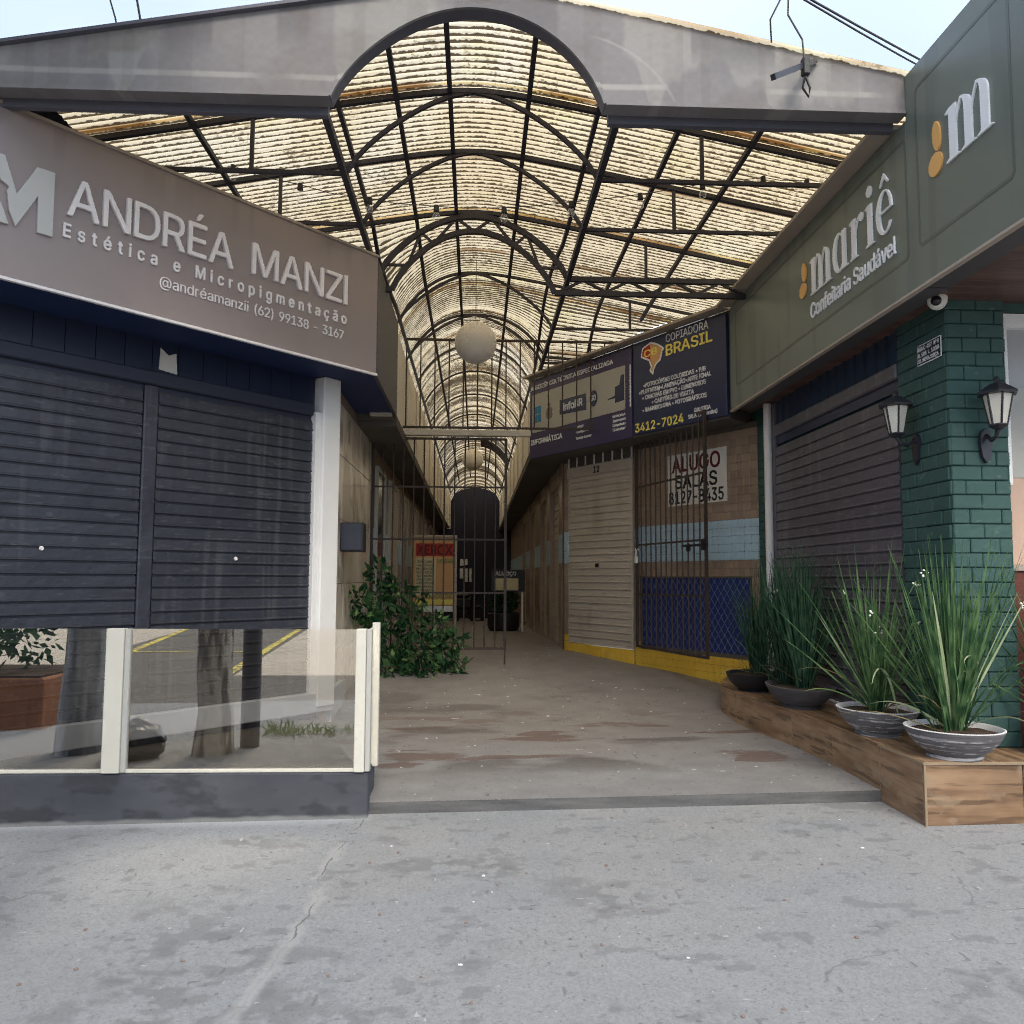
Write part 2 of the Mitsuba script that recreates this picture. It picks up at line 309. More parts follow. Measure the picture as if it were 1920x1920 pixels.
# half-mirrored bronze pane of the balustrade
scene['m_mirror_glass'] = {'type': 'blendbsdf', 'weight': .47, 'a': {'type': 'thindielectric', 'specular_transmittance': {'type': 'rgb', 'value': [.66, .65, .62]}},
                           'b': {'type': 'conductor', 'material': 'none', 'specular_reflectance': {'type': 'rgb', 'value': [.95, .88, .76]}}}
scene['m_clear_glass'] = {'type': 'thindielectric'}

# ------------------------------------------------------------------ helpers
used = set()


def uniq(k):
    n, key = 0, k
    while key in used: n += 1; key = f'{k}_{n:03d}'
    used.add(key); return key


def thing(name, label, cat, group=None, kind=None):
    key = uniq(name); labels[key] = {'label': label, 'category': cat}
    if group: labels[key]['group'] = group
    if kind: labels[key]['kind'] = kind
    return key


def put(key, shape, label=None, kind=None):
    scene[key] = shape
    if label or kind: labels.setdefault(key, {}).update({k: v for k, v in (('label', label), ('kind', kind)) if v})
    return key


def part(parent, name, mesh, bsdf, smooth=False, label=None, kind=None):
    return put(uniq(parent + '__' + name), mikit.ply(mesh, bsdf, smooth), label, kind)


def copy_part(parent, name, ply, move):
    return put(uniq(parent + '__' + name), {**ply, 'to_world': T4().translate(list(map(float, move)))})


def single(name, mesh, bsdf, label, cat, group=None, smooth=False, kind=None):
    key = thing(name, label, cat, group, kind); scene[key] = mikit.ply(mesh, bsdf, smooth); return key


def struct(name, mesh, bsdf, label, smooth=False):
    key = uniq(name); scene[key] = mikit.ply(mesh, bsdf, smooth); labels[key] = {'label': label, 'kind': 'structure', 'category': name.replace('_', ' ')}; return key


def tm(v, f): return trimesh.Trimesh(np.asarray(v, float), np.asarray(f, int), process=False)
def cat(ms): return trimesh.util.concatenate([m for m in ms])


def box(x0, x1, y0, y1, z0, z1, ch=0):
    x0, x1 = sorted((x0, x1)); y0, y1 = sorted((y0, y1)); z0, z1 = sorted((z0, z1))
    if ch <= 0:
        v = [(x, y, z) for x in (x0, x1) for y in (y0, y1) for z in (z0, z1)]
        return tm(v, [[0, 1, 3], [0, 3, 2], [4, 6, 7], [4, 7, 5], [0, 4, 5], [0, 5, 1], [2, 3, 7], [2, 7, 6], [0, 2, 6], [0, 6, 4], [1, 5, 7], [1, 7, 3]])
    c = min(ch, (x1 - x0) * .45, (y1 - y0) * .45, (z1 - z0) * .45); v = []
    for i, x in enumerate((x0, x1)):
        for j, y in enumerate((y0, y1)):
            for k, z in enumerate((z0, z1)):
                sx, sy, sz = (1 - 2 * i) * c, (1 - 2 * j) * c, (1 - 2 * k) * c
                v += [(x, y + sy, z + sz), (x + sx, y, z + sz), (x + sx, y + sy, z)]
    return trimesh.convex.convex_hull(np.array(v))


class Frame:
    """Local (a along the face, b up, c out towards the viewer) -> world."""
    def __init__(s, o, d):
        s.o = np.array([o[0], o[1], 0.]); s.d = np.array([d[0], d[1], 0.]) / math.hypot(*d); s.n = np.array([s.d[1], -s.d[0], 0.]); s.z = np.array([0, 0, 1.])

    def pts(s, p):
        p = np.atleast_2d(p); return s.o + p[:, :1] * s.d + p[:, 1:2] * s.z + p[:, 2:3] * s.n

    def mesh(s, m): return tm(s.pts(m.vertices), m.faces)
    def box(s, a0, a1, b0, b1, c0, c1, ch=0): return s.mesh(box(a0, a1, b0, b1, c0, c1, ch))

    def prism(s, prof, a0, a1):  # prof: polygon of (c, b)
        g = trimesh.creation.extrude_polygon(Polygon(prof), abs(a1 - a0), engine='earcut'); v = g.vertices
        m = tm(np.stack([min(a0, a1) + v[:, 2], v[:, 1], v[:, 0]], 1), g.faces); m = s.mesh(m)
        if m.volume < 0: m.invert()
        return m

    def flat(s, poly, c0, depth):
        gs = getattr(poly, 'geoms', [poly])
        m = cat([trimesh.creation.extrude_polygon(g, depth, engine='earcut') for g in gs]); m.vertices[:, 2] += c0
        return s.mesh(m)


def fix(m):
    if m.is_watertight and m.volume < 0: m.invert()
    return m


def rail(pts, w, h, up=(0, 0, 1)):
    """A bar of rectangular section along a polyline; h is measured along up."""
    p = np.asarray(pts, float); t = np.gradient(p, axis=0) if len(p) > 2 else np.repeat((p[1] - p[0])[None], 2, 0)
    t /= np.linalg.norm(t, axis=1, keepdims=True); u = np.asarray(up, float)
    sd = np.cross(t, u); sd /= np.linalg.norm(sd, axis=1, keepdims=True); uu = np.cross(sd, t)
    v = np.concatenate([p + sx * sd * w / 2 + sy * uu * h / 2 for sx, sy in ((-1, -1), (1, -1), (1, 1), (-1, 1))]); n = len(p); f = []
    for i in range(n - 1):
        for k in range(4):
            a, b = k * n + i, ((k + 1) % 4) * n + i
            f += [[a, b, b + 1], [a, b + 1, a + 1]]
    f += [[0, 2 * n, n], [0, 3 * n, 2 * n], [n - 1, 2 * n - 1, 3 * n - 1], [n - 1, 3 * n - 1, 4 * n - 1]]
    return fix(tm(v, f))


def tube(pts, r, sides=7):
    p = np.asarray(pts, float); r = np.broadcast_to(r, (len(p),))
    t = np.gradient(p, axis=0) if len(p) > 2 else np.repeat((p[1] - p[0])[None], 2, 0); t /= np.linalg.norm(t, axis=1, keepdims=True)
    ref = np.where(np.abs(t[:, 2:]) < .9, [0, 0, 1.], [1., 0, 0]); a = np.cross(t, ref); a /= np.linalg.norm(a, axis=1, keepdims=True); b = np.cross(t, a)
    an = np.arange(sides) * 2 * np.pi / sides
    v = (p[:, None] + r[:, None, None] * (np.cos(an)[None, :, None] * a[:, None] + np.sin(an)[None, :, None] * b[:, None])).reshape(-1, 3); f = []
    for i in range(len(p) - 1):
        for k in range(sides):
            q, w = i * sides + k, i * sides + (k + 1) % sides
            f += [[q, w, w + sides], [q, w + sides, q + sides]]
    n0 = len(v); v = np.vstack([v, p[0], p[-1]])
    for k in range(sides):
        f += [[n0, (k + 1) % sides, k], [n0 + 1, n0 - sides + k, n0 - sides + (k + 1) % sides]]
    return fix(tm(v, f))


def lathe(prof, center, n=32, sx=1., sy=1.):
    prof = np.asarray(prof, float); an = np.arange(n) * 2 * np.pi / n
    v = np.stack([prof[:, None, 0] * np.cos(an) * sx, prof[:, None, 0] * np.sin(an) * sy, np.repeat(prof[:, 1:2], n, 1)], -1).reshape(-1, 3) + np.asarray(center); f = []
    for i in range(len(prof) - 1):
        for k in range(n):
            q, w = i * n + k, i * n + (k + 1) % n
            f += [[q, w, w + n], [q, w + n, q + n]]
    return tm(v, f)


_tc = {}


def text(s, h, width=None, bold=False, depth=.004, track=0.):
    """Lettering in local (a, b, c), starting at a = 0 on the baseline b = 0."""
    if track:
        x, ms = 0., []
        for ch in s:
            if ch == ' ': x += h * .45 + track; continue
            m = box(0, h * .135, 0, h * 1.04, 0, depth) if ch == 'I' else meshkit.text_mesh(ch, h, depth, bold)
            m.apply_translation([x - m.bounds[0, 0], 0, 0]); x = m.bounds[1, 0] + track; ms.append(m)
        m = cat(ms)
    else: m = meshkit.text_mesh(s, h, depth, bold)
    m.apply_translation([-m.bounds[0, 0], 0, 0])
    if width: m.apply_scale([width / m.bounds[1, 0], 1, 1])
    return m


def put_text(F, parent, name, s, a, b, h, mat, width=None, bold=False, c=.003, depth=.004, track=0., label=None):
    m = text(s, h, width, bold, depth, track); m.apply_translation([a, b, c])
    return part(parent, name, F.mesh(m), mat, label=label)


def grid(xs, ys, zf):
    X, Y = np.meshgrid(xs, ys); Z = zf(X, Y); n, m = len(xs), len(ys)
    i, j = np.meshgrid(np.arange(n - 1), np.arange(m - 1)); q = (j * n + i).ravel()
    return tm(np.stack([X, Y, Z], -1).reshape(-1, 3), np.vstack([np.stack([q, q + 1, q + n + 1], 1), np.stack([q, q + n + 1, q + n], 1)]))


def ell(cx, cy, rx, ry, n=28, rot=0): return affinity.rotate(affinity.scale(Point(cx, cy).buffer(1, quad_segs=n // 4), rx, ry), rot, origin=(cx, cy))
def bez(p0, p1, p2, p3, n=10):
    t = np.linspace(0, 1, n)[:, None]; p0, p1, p2, p3 = map(np.array, (p0, p1, p2, p3))
    return [tuple(q) for q in (1 - t) ** 3 * p0 + 3 * (1 - t) ** 2 * t * p1 + 3 * (1 - t) * t * t * p2 + t ** 3 * p3]


def slats(F, parent, a0, a1, z0, z1, mat, pitch=.098, name='slat'):
    prof = [(-.014, 0), (.007, 0), (.010, .004), (.010, .010), (.002, .018), (.002, pitch - .016), (-.010, pitch - .012), (-.010, pitch + .002), (-.014, pitch + .002)]
    ply = mikit.ply(F.prism([(c, b + z0) for c, b in prof], a0, a1), mat)
    n = int(round((z1 - z0) / pitch))
    for k in range(n): copy_part(parent, name, ply, np.array([0, 0, k * pitch]) + F.n * rng.normal() * .0011)
    return n


# ------------------------------------------------------------------ ground
def pave_z(x, y): return .045 + .017 * np.clip(x, -4, 5) + .006 * (meshkit.fbm(np.stack([x * .9, y * .9, x * 0], -1), 3, 2) - .5)


struct('pavement', grid(np.linspace(-9, 9, 91), np.linspace(.3, 5.56, 54), pave_z), 'm_pavement', 'worn pale grey concrete pavement with a long crack in front of the gallery', smooth=True)
kerb = tm(*(lambda: (np.array([(x, y, z) for x in np.linspace(-9, 9, 19) for y, z in ((.3, .043 + .017 * max(-4, min(5, x))), (.16, .04 + .017 * max(-4, min(5, x))), (.14, -.16))]),
                     np.array([[i * 3 + k, i * 3 + k + 1, i * 3 + k + 4] for i in range(18) for k in range(2)] + [[i * 3 + k, i * 3 + k + 4, i * 3 + k + 3] for i in range(18) for k in range(2)])))())
struct('kerb', kerb, 'm_pavement', 'concrete kerb stone along the street edge of the pavement')
struct('road', tm([(-60, -22, -.12), (60, -22, -.12), (60, .145, -.12), (-60, .145, -.12)], [[0, 1, 2], [0, 2, 3]]), 'm_asphalt', 'dark asphalt street behind the pavement')
struct('ground', tm([(-600, -600, -.15), (600, -600, -.15), (600, 900, -.15), (-600, 900, -.15)], [[0, 1, 2], [0, 2, 3]]), 'm_earth', 'bare earth around the block')
struct('parking_lot', tm([(-4.1, -3.6, -.116), (16, -3.6, -.116), (16, -21, -.116), (-5.9, -21, -.116)], [[0, 2, 1], [0, 3, 2]]), 'm_lot', 'pale concrete parking ground across the street')
struct('parking_lot', tm([(-7.7, -5.0, -.117), (-9.8, -20, -.117), (-24, -20, -.117), (-20, -5.0, -.117)], [[0, 1, 2], [0, 2, 3]]), 'm_lot', 'pale concrete ground left of the parking lines across the street')
for p, q in (((-7.6, -8.1), (-4.6, -8.1)), ((-7.7, -8.2), (-9.4, -17)), ((-4.25, -3.6), (-5.75, -17))):
    p, q = np.array(p), np.array(q); e = (q - p) / np.linalg.norm(q - p); s = np.array([-e[1], e[0]]) * .09
    struct('road_marking', tm([(*w, -.112) for w in (p + s, q + s, q - s, p - s)], [[0, 2, 1], [0, 3, 2]]), 'm_yellow_line', 'worn yellow parking line painted on the asphalt')

RY, RZ = [5.5, 8, 9.3, 9.7, 10.4, 11.1, 12.2, 15, 18.5, 26, 34], [.135, .17, .30, .34, .40, .43, .50, .47, .40, .20, .0]


def ramp_z(x, y):
    y = np.asarray(y, float)
    return np.interp(y, RY, RZ) + .017 * np.clip(x - 1, -2, 1.7) * np.clip((8.5 - y) / 3, 0, 1) + .004 * (meshkit.fbm(np.stack([x * 1.2, y * 1.2, x * 0], -1), 3, 5) - .5)


xs, ys = np.linspace(-4.8, 4.2, 73), np.concatenate([np.linspace(5.5, 12.5, 90), np.linspace(12.8, 34, 30)])
g = grid(xs, ys, ramp_z)
fe = np.array([(x, 5.5 + (.0 if k == 0 else -.012) + .008 * math.sin(x * 5.1), 0) for x in xs for k in (0, 1)])
fe[0::2, 2] = ramp_z(xs, xs * 0 + 5.5); fe[1::2, 2] = -.08; fe[0::2, 1] = 5.5; fe[1::2, 1] = 5.492
fm = tm(fe, [[2 * i, 2 * i + 1, 2 * i + 3] for i in range(len(xs) - 1)] + [[2 * i, 2 * i + 3, 2 * i + 2] for i in range(len(xs) - 1)])
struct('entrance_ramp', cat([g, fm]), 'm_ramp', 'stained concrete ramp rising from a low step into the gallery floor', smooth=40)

# ------------------------------------------------------------------ gallery roof
def sst(a, b, x): t = np.clip((x - a) / (b - a), 0, 1); return t * t * (3 - 2 * t)


def roof_z(x, y):
    x, y = np.broadcast_arrays(np.asarray(x, float), np.asarray(y, float)); xc = x + .05
    gab = 5.40 - np.where(xc < 0, .185, .20) * (np.sqrt(xc ** 2 + .35 ** 2) - .35)
    t = np.clip(np.abs(xc) / 1.0, 0, 1); va = 4.56 + .84 * np.maximum(1 - t ** 2.3, 0) ** .75
    w = np.where(xc < 0, sst(8.3, 9.7, y), sst(10.4, 12.5, y))
    return gab * (1 - w) + va * w


roof = thing('gallery_roof', 'translucent corrugated gallery roof on dark steel trusses behind a grey gable front', 'roof')


def xl(y): return np.interp(y, [8.2, 9.5], [-3.08, -1.03])
def xr(y): return np.interp(y, [9.2, 12.6], [3.6, 1.0])


y0 = 5.06
while y0 < 35.0:
    n = int(1.1 / PITCHC * (8 if y0 < 13 else 6)) + 1; yy = np.linspace(y0, y0 + 1.12, n); nx = 44 if y0 < 13 else 26
    s = np.linspace(0, 1, nx); Y = np.repeat(yy[:, None], nx, 1); X = xl(yy)[:, None] * (1 - s) + xr(yy)[:, None] * s
    Z = roof_z(X, Y) + .010 * np.cos(2 * np.pi * Y / PITCHC) + .006 * (meshkit.noise(np.stack([X * 1.1, Y * 1.3, X * 0], -1), 3) - .5) + .004 * ((yy[:, None] - y0) / 1.12)
    i, j = np.meshgrid(np.arange(nx - 1), np.arange(n - 1)); q = (j * nx + i).ravel()
    part(roof, 'roof_sheet', tm(np.stack([X, Y, Z], -1).reshape(-1, 3), np.vstack([np.stack([q, q + 1, q + nx + 1], 1), np.stack([q, q + nx + 1, q + nx], 1)])), 'm_roof_sheet', smooth=True)
    y0 += 1.1
# the opaque eaves sheet over the left shop
part(roof, 'eaves_sheet', grid(np.linspace(-4.8, -3.05, 8), np.linspace(5.10, 8.6, 95), lambda X, Y: roof_z(X, Y) - .01 + .010 * np.cos(2 * np.pi * Y / PITCHC)), 'm_dark_sheet', smooth=True, label='dark opaque sheet at the left eaves')
ysr = lambda a, b: np.linspace(a, b, max(4, int((b - a) * 2.5)))
for x, a, b in ((-2.2, 5.15, 8.4), (-1.10, 5.15, 30.8), (-.65, 5.15, 30.8), (-.235, 5.15, 30.8), (.385, 5.15, 30.8), (.93, 5.15, 30.8), (1.57, 5.15, 11.6), (2.15, 5.15, 10.6)):
    yy = ysr(a, b); xx = x + (np.clip(x, -.97, .87) - x) * sst(8.6, 9.6, yy) if b > 20 else 0 * yy + x
    part(roof, 'purlin', rail(np.stack([xx, yy, roof_z(xx, yy) - .048], 1), .036, .04), 'm_steel')
for x in (-1.04, .93): part(roof, 'beam', rail([(x, 5.2, 4.66), (x, 12.2 if x > 0 else 9.6, 4.66)], .045, .06), 'm_steel')


def arch(y, z0, z1, hw, n=25, xc=-.05, p=2.0):
    x = np.linspace(-hw, hw, n); return [(xc + a, y, z0 + (z1 - z0) * max(0, 1 - abs(a / hw) ** p) ** .8) for a in x]


for y in (6.2, 7.12, 8.35, 10.06, 11.7, 13.3, 15., 16.9, 19., 21.2, 23.6, 26., 28.6):
    t = uniq(roof + '__truss'); main = y == 8.35
    xa, xb = (-3.0 if y < 8 else (-1.9 if main else -.98)), (2.8 if y < 8.6 else max(.9, float(xr(y)) - .2))
    xx = np.linspace(xa, 3.5 if y < 8.6 else xb + .15, 33); cw = .04 if y < 9 else (.030 if y < 12 else .028)
    part(t, 'top_chord', rail([(x, y, float(roof_z(x, y)) - .045) for x in xx], cw, cw), 'm_steel')
    if y < 12:
        w = .052 if main else .030
        part(t, 'arch', rail(arch(y, 4.66, 5.31 if main else 5.345, .98, p=1.9 if main else 1.55), w, w), 'm_steel')
        part(t, 'bottom_chord', rail([(.93, y, 4.66), (xb, y, 4.66)], w, w), 'm_steel')
        if y < 8.6: part(t, 'bottom_chord', rail([(-1.03, y, 4.66), (xa, y, 4.66)], w, w), 'm_steel')
        for x in ((1.9,) if y > 8.6 else (1.75, -1.75)):
            if xa < x < xb: part(t, 'strut', rail([(x, y, 4.66), (x, y, float(roof_z(x, y)) - .06)], .028, .028, (0, 1, 0)), 'm_steel')
    if main:
        A = arch(y, 4.66, 5.31, .98, 33, p=1.9); B = arch(y, 4.51, 5.15, .84, 33, p=1.9)
        part(t, 'lower_arch', rail(B, .05, .05), 'm_steel')
        for s in (-1, 1):
            xe = xb if s > 0 else xa
            part(t, 'lower_chord', rail([(-.05 + s * .84, y, 4.51), (xe, y, 4.51)], .05, .05), 'm_steel')
            z, x = 0, -.05 + s * .9
            while abs(x) < abs(xe) - .25:
                nx2 = x + s * .24; part(t, 'web', rail([(x, y, 4.53 if z == 0 else 4.65), (nx2, y, 4.65 if z == 0 else 4.53)], .026, .026, (0, 1, 0)), 'm_steel'); x, z = nx2, 1 - z
        ks = [(1, 3), (3, 7), (7, 8), (8, 13), (13, 16), (16, 19), (19, 24), (24, 25), (25, 29), (29, 31)]
        for n, (i, j) in enumerate(ks):
            p, q = (A[i], B[j]) if n % 2 == 0 else (B[i], A[j])
            part(t, 'web', rail([p, q], .026, .026, (0, 1, 0)), 'm_steel')
# the gable front with its arched opening
from scipy.interpolate import CubicSpline
_ap = np.array([(-.963, 4.615), (-.855, 4.80), (-.622, 5.03), (-.35, 5.19), (-.074, 5.25), (.203, 5.215), (.482, 5.075), (.691, 4.86), (.815, 4.615)]); _t = np.r_[0, np.cumsum(np.hypot(*np.diff(_ap, axis=0).T))]
arc = [tuple(q) for q in CubicSpline(_t, _ap)(np.linspace(0, _t[-1], 40))]
topl = [(x, float(roof_z(x, 5.1)) - .022) for x in np.linspace(2.812, -4.9, 30)]
fas = Polygon([(-4.9, 4.615 - .02), (-3.0, 4.615)] + arc + [(2.812, 4.615)] + topl)
FF = Frame((0, 5.1), (1, 0))
part(roof, 'fascia', FF.flat(fas.buffer(0), -.12, .12), 'm_fascia', label='grey rendered gable front with an arched cut-out and pale drip stains')
for seg in ([(-4.9, 4.605), (-.963, 4.615)], arc, [(.815, 4.615), (2.79, 4.615)]):
    part(roof, 'edge_bead', rail([(x, 5.088, z) for x, z in seg], .030, .024, (0, -1, 0) if len(seg) > 2 else (0, 0, 1)), 'm_fascia')
for a, b in ((-4.9, -.99), (.85, 2.78)): part(roof, 'edge_beam', box(a, b, 5.222, 5.27, 4.56, 4.66), 'm_fascia_trim')
part(roof, 'arch_lining', rail([(x, 5.16, z + .004) for x, z in arc], .13, .012, (0, 0, 1)), 'm_fascia_trim')
part(roof, 'roof_trim', rail([(x, 5.085, z + .006) for x, z in topl[11:]], .05, .022), 'm_fascia_trim')

# ------------------------------------------------------------------ gallery walls, parapets and canopies
FB = Frame((2.78, 8.93), (.499, -.866))
pl = thing('gallery_parapet', 'cream parapet wall above the left canopy of the gallery', 'wall', 'gallery parapets'); part(pl, 'wall', box(-1.25, -1.0, 9.55, 35.6, 3.44, 4.60), 'm_parapet')
for y in np.arange(11.4, 31, 1.9): part(pl, 'pilaster', box(-1.0, -.975, y, y + .16, 3.47, 4.58), 'm_parapet')
pr_ = thing('gallery_parapet', 'cream parapet wall above the right canopy of the gallery', 'wall', 'gallery parapets'); part(pr_, 'wall', box(.90, 1.15, 12.42, 35.6, 3.44, 4.60), 'm_parapet')
for y in np.arange(14., 31, 1.9): part(pr_, 'pilaster', box(.875, .90, y, y + .16, 3.47, 4.58), 'm_parapet')
labels[pl].pop('group'); labels[pr_].pop('group')


def poly_slab(pts, z0, z1):
    m = trimesh.creation.extrude_polygon(Polygon(pts), z1 - z0, engine='earcut'); m.apply_translation([0, 0, z0]); return m


cl = thing('gallery_canopy', 'dark concrete canopy slab along the left wall of the gallery', 'canopy')
part(cl, 'closure', box(-1.9, -.99, 9.64, 9.719, 3.40, 3.62), 'm_canopy')
part(cl, 'slab', poly_slab([(-.95, 9.72), (-1.08, 31), (-1.9, 31), (-1.9, 9.72)], 3.34, 3.46), 'm_canopy')
cr = thing('gallery_canopy', 'dark concrete canopy slab along the right wall of the gallery', 'canopy')
part(cr, 'front', FB.box(-3.98, .12, 3.475, 4.574, -.30, -.052), 'm_sign_side')
part(cr, 'closure', box(2.83, 3.5, 8.82, 9.4, 3.478, 3.52), 'm_canopy')
part(cr, 'slab', poly_slab([(.80, 12.42), (.86, 31), (1.9, 31), (3.4, 9.6), (2.80, 8.96)], 3.345, 3.47), 'm_canopy')

lw = thing('left_gallery_wall', 'left gallery wall of polished beige marble panels, tiled beyond the gate', 'wall')
part(lw, 'wall', box(-1.75, -1.415, 7.98, 31, -.1, 3.468), 'm_tile_brown')
zr = [(.30, .83), (.835, 1.49), (1.495, 2.15), (2.155, 2.81), (2.815, 3.34)]
ya = [8.09, 8.44, 8.80, 9.16, 9.52, 9.88, 10.24, 10.60, 10.93]
for a, b in zip(ya[:-1], ya[1:]):
    for c, d in zr: part(lw, 'marble_panel', box(-1.414, -1.40 + .0012 * rng.normal(), a + .002, b - .002, c + .002, d - .002, .003), 'm_marble')
part(lw, 'blue_band', box(-1.415, -1.403, 11.0, 31, 1.79, 2.23), 'm_tile_blue')
for y, w, mt in ((11.5, .9, 'm_window_dark'), (13.2, 1.2, 'm_shutter_cream'), (15.6, 1.0, 'm_frosted'), (18.0, 1.4, 'm_banner_grey'), (21, 1.4, 'm_shutter_cream'), (24.5, 1.4, 'm_window_dark')):
    d = uniq(lw + '__door'); part(d, 'frame', cat([box(-1.41, -1.36, y - .06, y, .2, 3.1), box(-1.41, -1.36, y + w, y + w + .06, .2, 3.1), box(-1.41, -1.36, y, y + w, 3.04, 3.1)]), 'm_banner_grey')
    part(d, 'leaf', box(-1.41, -1.385, y, y + w, .2, 3.04), mt)
rw = thing('right_gallery_wall', 'right gallery wall of brown tiles with a light blue band and shutters', 'wall')
part(rw, 'wall', box(1.41, 1.75, 12.5, 31, -.1, 3.36), 'm_tile_brown')
for a, b in ((12.5, 13.0), (14.6, 15.2), (16.8, 18.2), (20.0, 21.5), (23.3, 30.9)):
    part(rw, 'pier', box(1.30, 1.412, a, b, .0, 3.345), 'm_tile_brown'); part(rw, 'blue_band', box(1.294, 1.30, a + .004, b - .004, 1.79, 2.23), 'm_tile_blue'); part(rw, 'pink_band', box(1.295, 1.30, a + .004, b - .004, .9, 1.6), 'm_tile_brown_b')
for y0_, y1_ in ((13.0, 14.6), (15.2, 16.8), (18.2, 20.0), (21.5, 23.3)):
    sh = uniq(rw + '__shutter'); part(sh, 'head', box(1.32, 1.412, y0_ + .004, y1_ - .004, 3.08, 3.34), 'm_shutter_cream')
    slats(Frame((1.385, 0), (0, -1)), sh, -y1_ + .01, -y0_ - .01, .38, 3.07, 'm_shutter_cream', .13)
ew = thing('end_wall', 'dark arched end of the gallery with a glazed doorway', 'wall')
endp = Polygon([(-1.7, -.1), (1.7, -.1), (1.7, 3.4), (.87, 3.4), (.87, 4.45)] + [(x - .05, 4.45 + .5 * math.sqrt(max(0, 1 - (x / .92) ** 2))) for x in np.linspace(.92, -.92, 15)] + [(-.97, 3.4), (-1.7, 3.4)])
part(ew, 'wall', Frame((0, 31), (1, 0)).flat(endp.buffer(0), -.2, .2), 'm_interior')
for x in (-.75, -.28, .2): part(ew, 'door_frame', box(x - .03, x + .03, 30.93, 30.99, .05, 2.35), 'm_black')
for x, z, w, h in ((-.60, 2.02, .14, .25), (-.42, 2.05, .14, .22), (-.60, 1.55, .12, .38), (-.40, 1.42, .24, .5), (-.60, .9, .05, .1)): part(ew, 'notice', box(x, x + w, 30.95, 30.965, z, z + h), 'm_print_white')
part(ew, 'back_wall', box(-1.4, 1.4, 35.6, 35.8, 3.0, 5.6), 'm_parapet')
dk = single('roof_patch', cat([rail([(x, y, float(roof_z(x, y)) - .16) for x in np.linspace(.1, .86, 8)], 1.2, .02) for y in (22.3,)]), 'm_dark_sheet', 'dark opaque sheet hung under the vault right of the second globe lamp', 'panel')

# ------------------------------------------------------------------ tiled wall right of the gate
FT = Frame((3.17, 9.18), (.499, -.866))
tw = thing('tiled_wall', 'angled wall of brown tiles with a light blue band and yellow foot', 'wall')
part(tw, 'wall', FT.mesh(cat([box(-2.12, .25, -.1, .69, -.25, -.006), box(-2.12, .25, 1.57, 3.36, -.25, -.006), box(-2.12, -1.98, .69, 1.57, -.25, -.006), box(-.13, .25, .69, 1.57, -.25, -.006), box(-3.60, -2.12, 3.20, 3.36, -.25, -.006), box(-3.75, -3.60, -.1, 3.36, -.25, -.006), box(-3.60, -2.12, -.1, .50, -.25, -.03)])), 'm_grout')
OPEN = (-1.98, -.13, .69, 1.57)
tiles = []
for r in range(34):
    b0 = .17 + r * .0945
    for k in range(-38, 3):
        a0 = k * .1
        if not (-2.115 < a0 + .05 or a0 < -3.60) or a0 < -3.72 or a0 > .2 or b0 + .09 > 3.36: continue
        if a0 + .1 > OPEN[0] and a0 < OPEN[1] and b0 + .094 > OPEN[2] and b0 < OPEN[3]: continue
        mt = 'm_tile_yellow' if b0 < .66 else ('m_tile_blue' if 1.77 < b0 < 2.2 else ('m_tile_brown' if rng.random() < .6 else 'm_tile_brown_b'))
        tiles.append((a0, b0, mt))
vis = [t for t in tiles if t[1] < 2.95 and t[0] > -2.2]
vis.sort(key=lambda t: -t[0]); keep = set(vis[:296])
tp = mikit.ply(FT.box(.0015, .0985, .0015, .0930, -.008, .0, .003), 'm_tile_brown'); rest = {}
for a0, b0, mt in tiles:
    w = FT.pts([[a0, b0, .0010 * rng.normal()]])[0] - FT.o
    if (a0, b0, mt) in keep: put(uniq(tw + '__tile'), {**tp, 'bsdf': {'type': 'ref', 'id': mt}, 'to_world': T4().translate(w.tolist())})
    else:
        m = FT.box(.0015, .0985, .0015, .0930, -.008, .0); m.apply_translation(w); rest.setdefault(mt, []).append(m)
for mt, ms in rest.items(): part(tw, 'tile_field', cat(ms), mt, kind='stuff')
part(tw, 'navy_panel', FT.box(OPEN[0], OPEN[1], OPEN[2], OPEN[3], -.05, -.03), 'm_navy_board', label='navy blue board closing the low window')
wires = []
for k in range(-12, 26):
    for s in (1, -1):
        a, b = OPEN[0] + k * .10, OPEN[2]; a2, b2 = a + s * .88 * .72, OPEN[3]
        ln = LineString([(a, b), (a2, b2)]).intersection(Polygon([(OPEN[0], OPEN[2]), (OPEN[1], OPEN[2]), (OPEN[1], OPEN[3]), (OPEN[0], OPEN[3])]))
        if ln.length > .05: wires.append(FT.mesh(tube([(x, y, -.010 + .003 * s) for x, y in ln.coords], .0028, 5)))
part(tw, 'lattice', cat(wires), 'm_wire', kind='stuff', label='diamond wire lattice over the navy board')
# shutter numbered 12 at the left of that wall
sh = uniq(tw + '__shutter'); slats(FT, sh, -3.58, -2.15, .62, 3.05, 'm_shutter_cream', .098)
for k in range(14): part(tw, 'sill_tile', FT.box(-3.595 + k * .105, -3.494 + k * .105, .05, .612, -.03, .006, .003), 'm_tile_yellow')
part(sh, 'head', FT.box(-3.60, -2.13, 3.045, 3.20, -.02, .03, .008), 'm_shutter_cream'); put_text(FT, sh, 'number', '12', -2.95, 3.07, .09, 'm_print_black', bold=True, c=.031)
part(sh, 'jamb', FT.box(-2.155, -2.125, .62, 3.05, -.02, .02), 'm_shutter_cream'); part(sh, 'lock', FT.box(-2.92, -2.86, 1.72, 1.77, .01, .03), 'm_black')
wn = uniq(tw + '__window'); part(wn, 'pane', FT.box(-3.58, -2.15, 3.21, 3.46, -.02, -.01), 'm_window_dark')
for k in range(8): part(wn, 'mullion', FT.box(-3.59 + k * .205, -3.575 + k * .205, 3.20, 3.46, -.01, .01), 'm_white_paint')

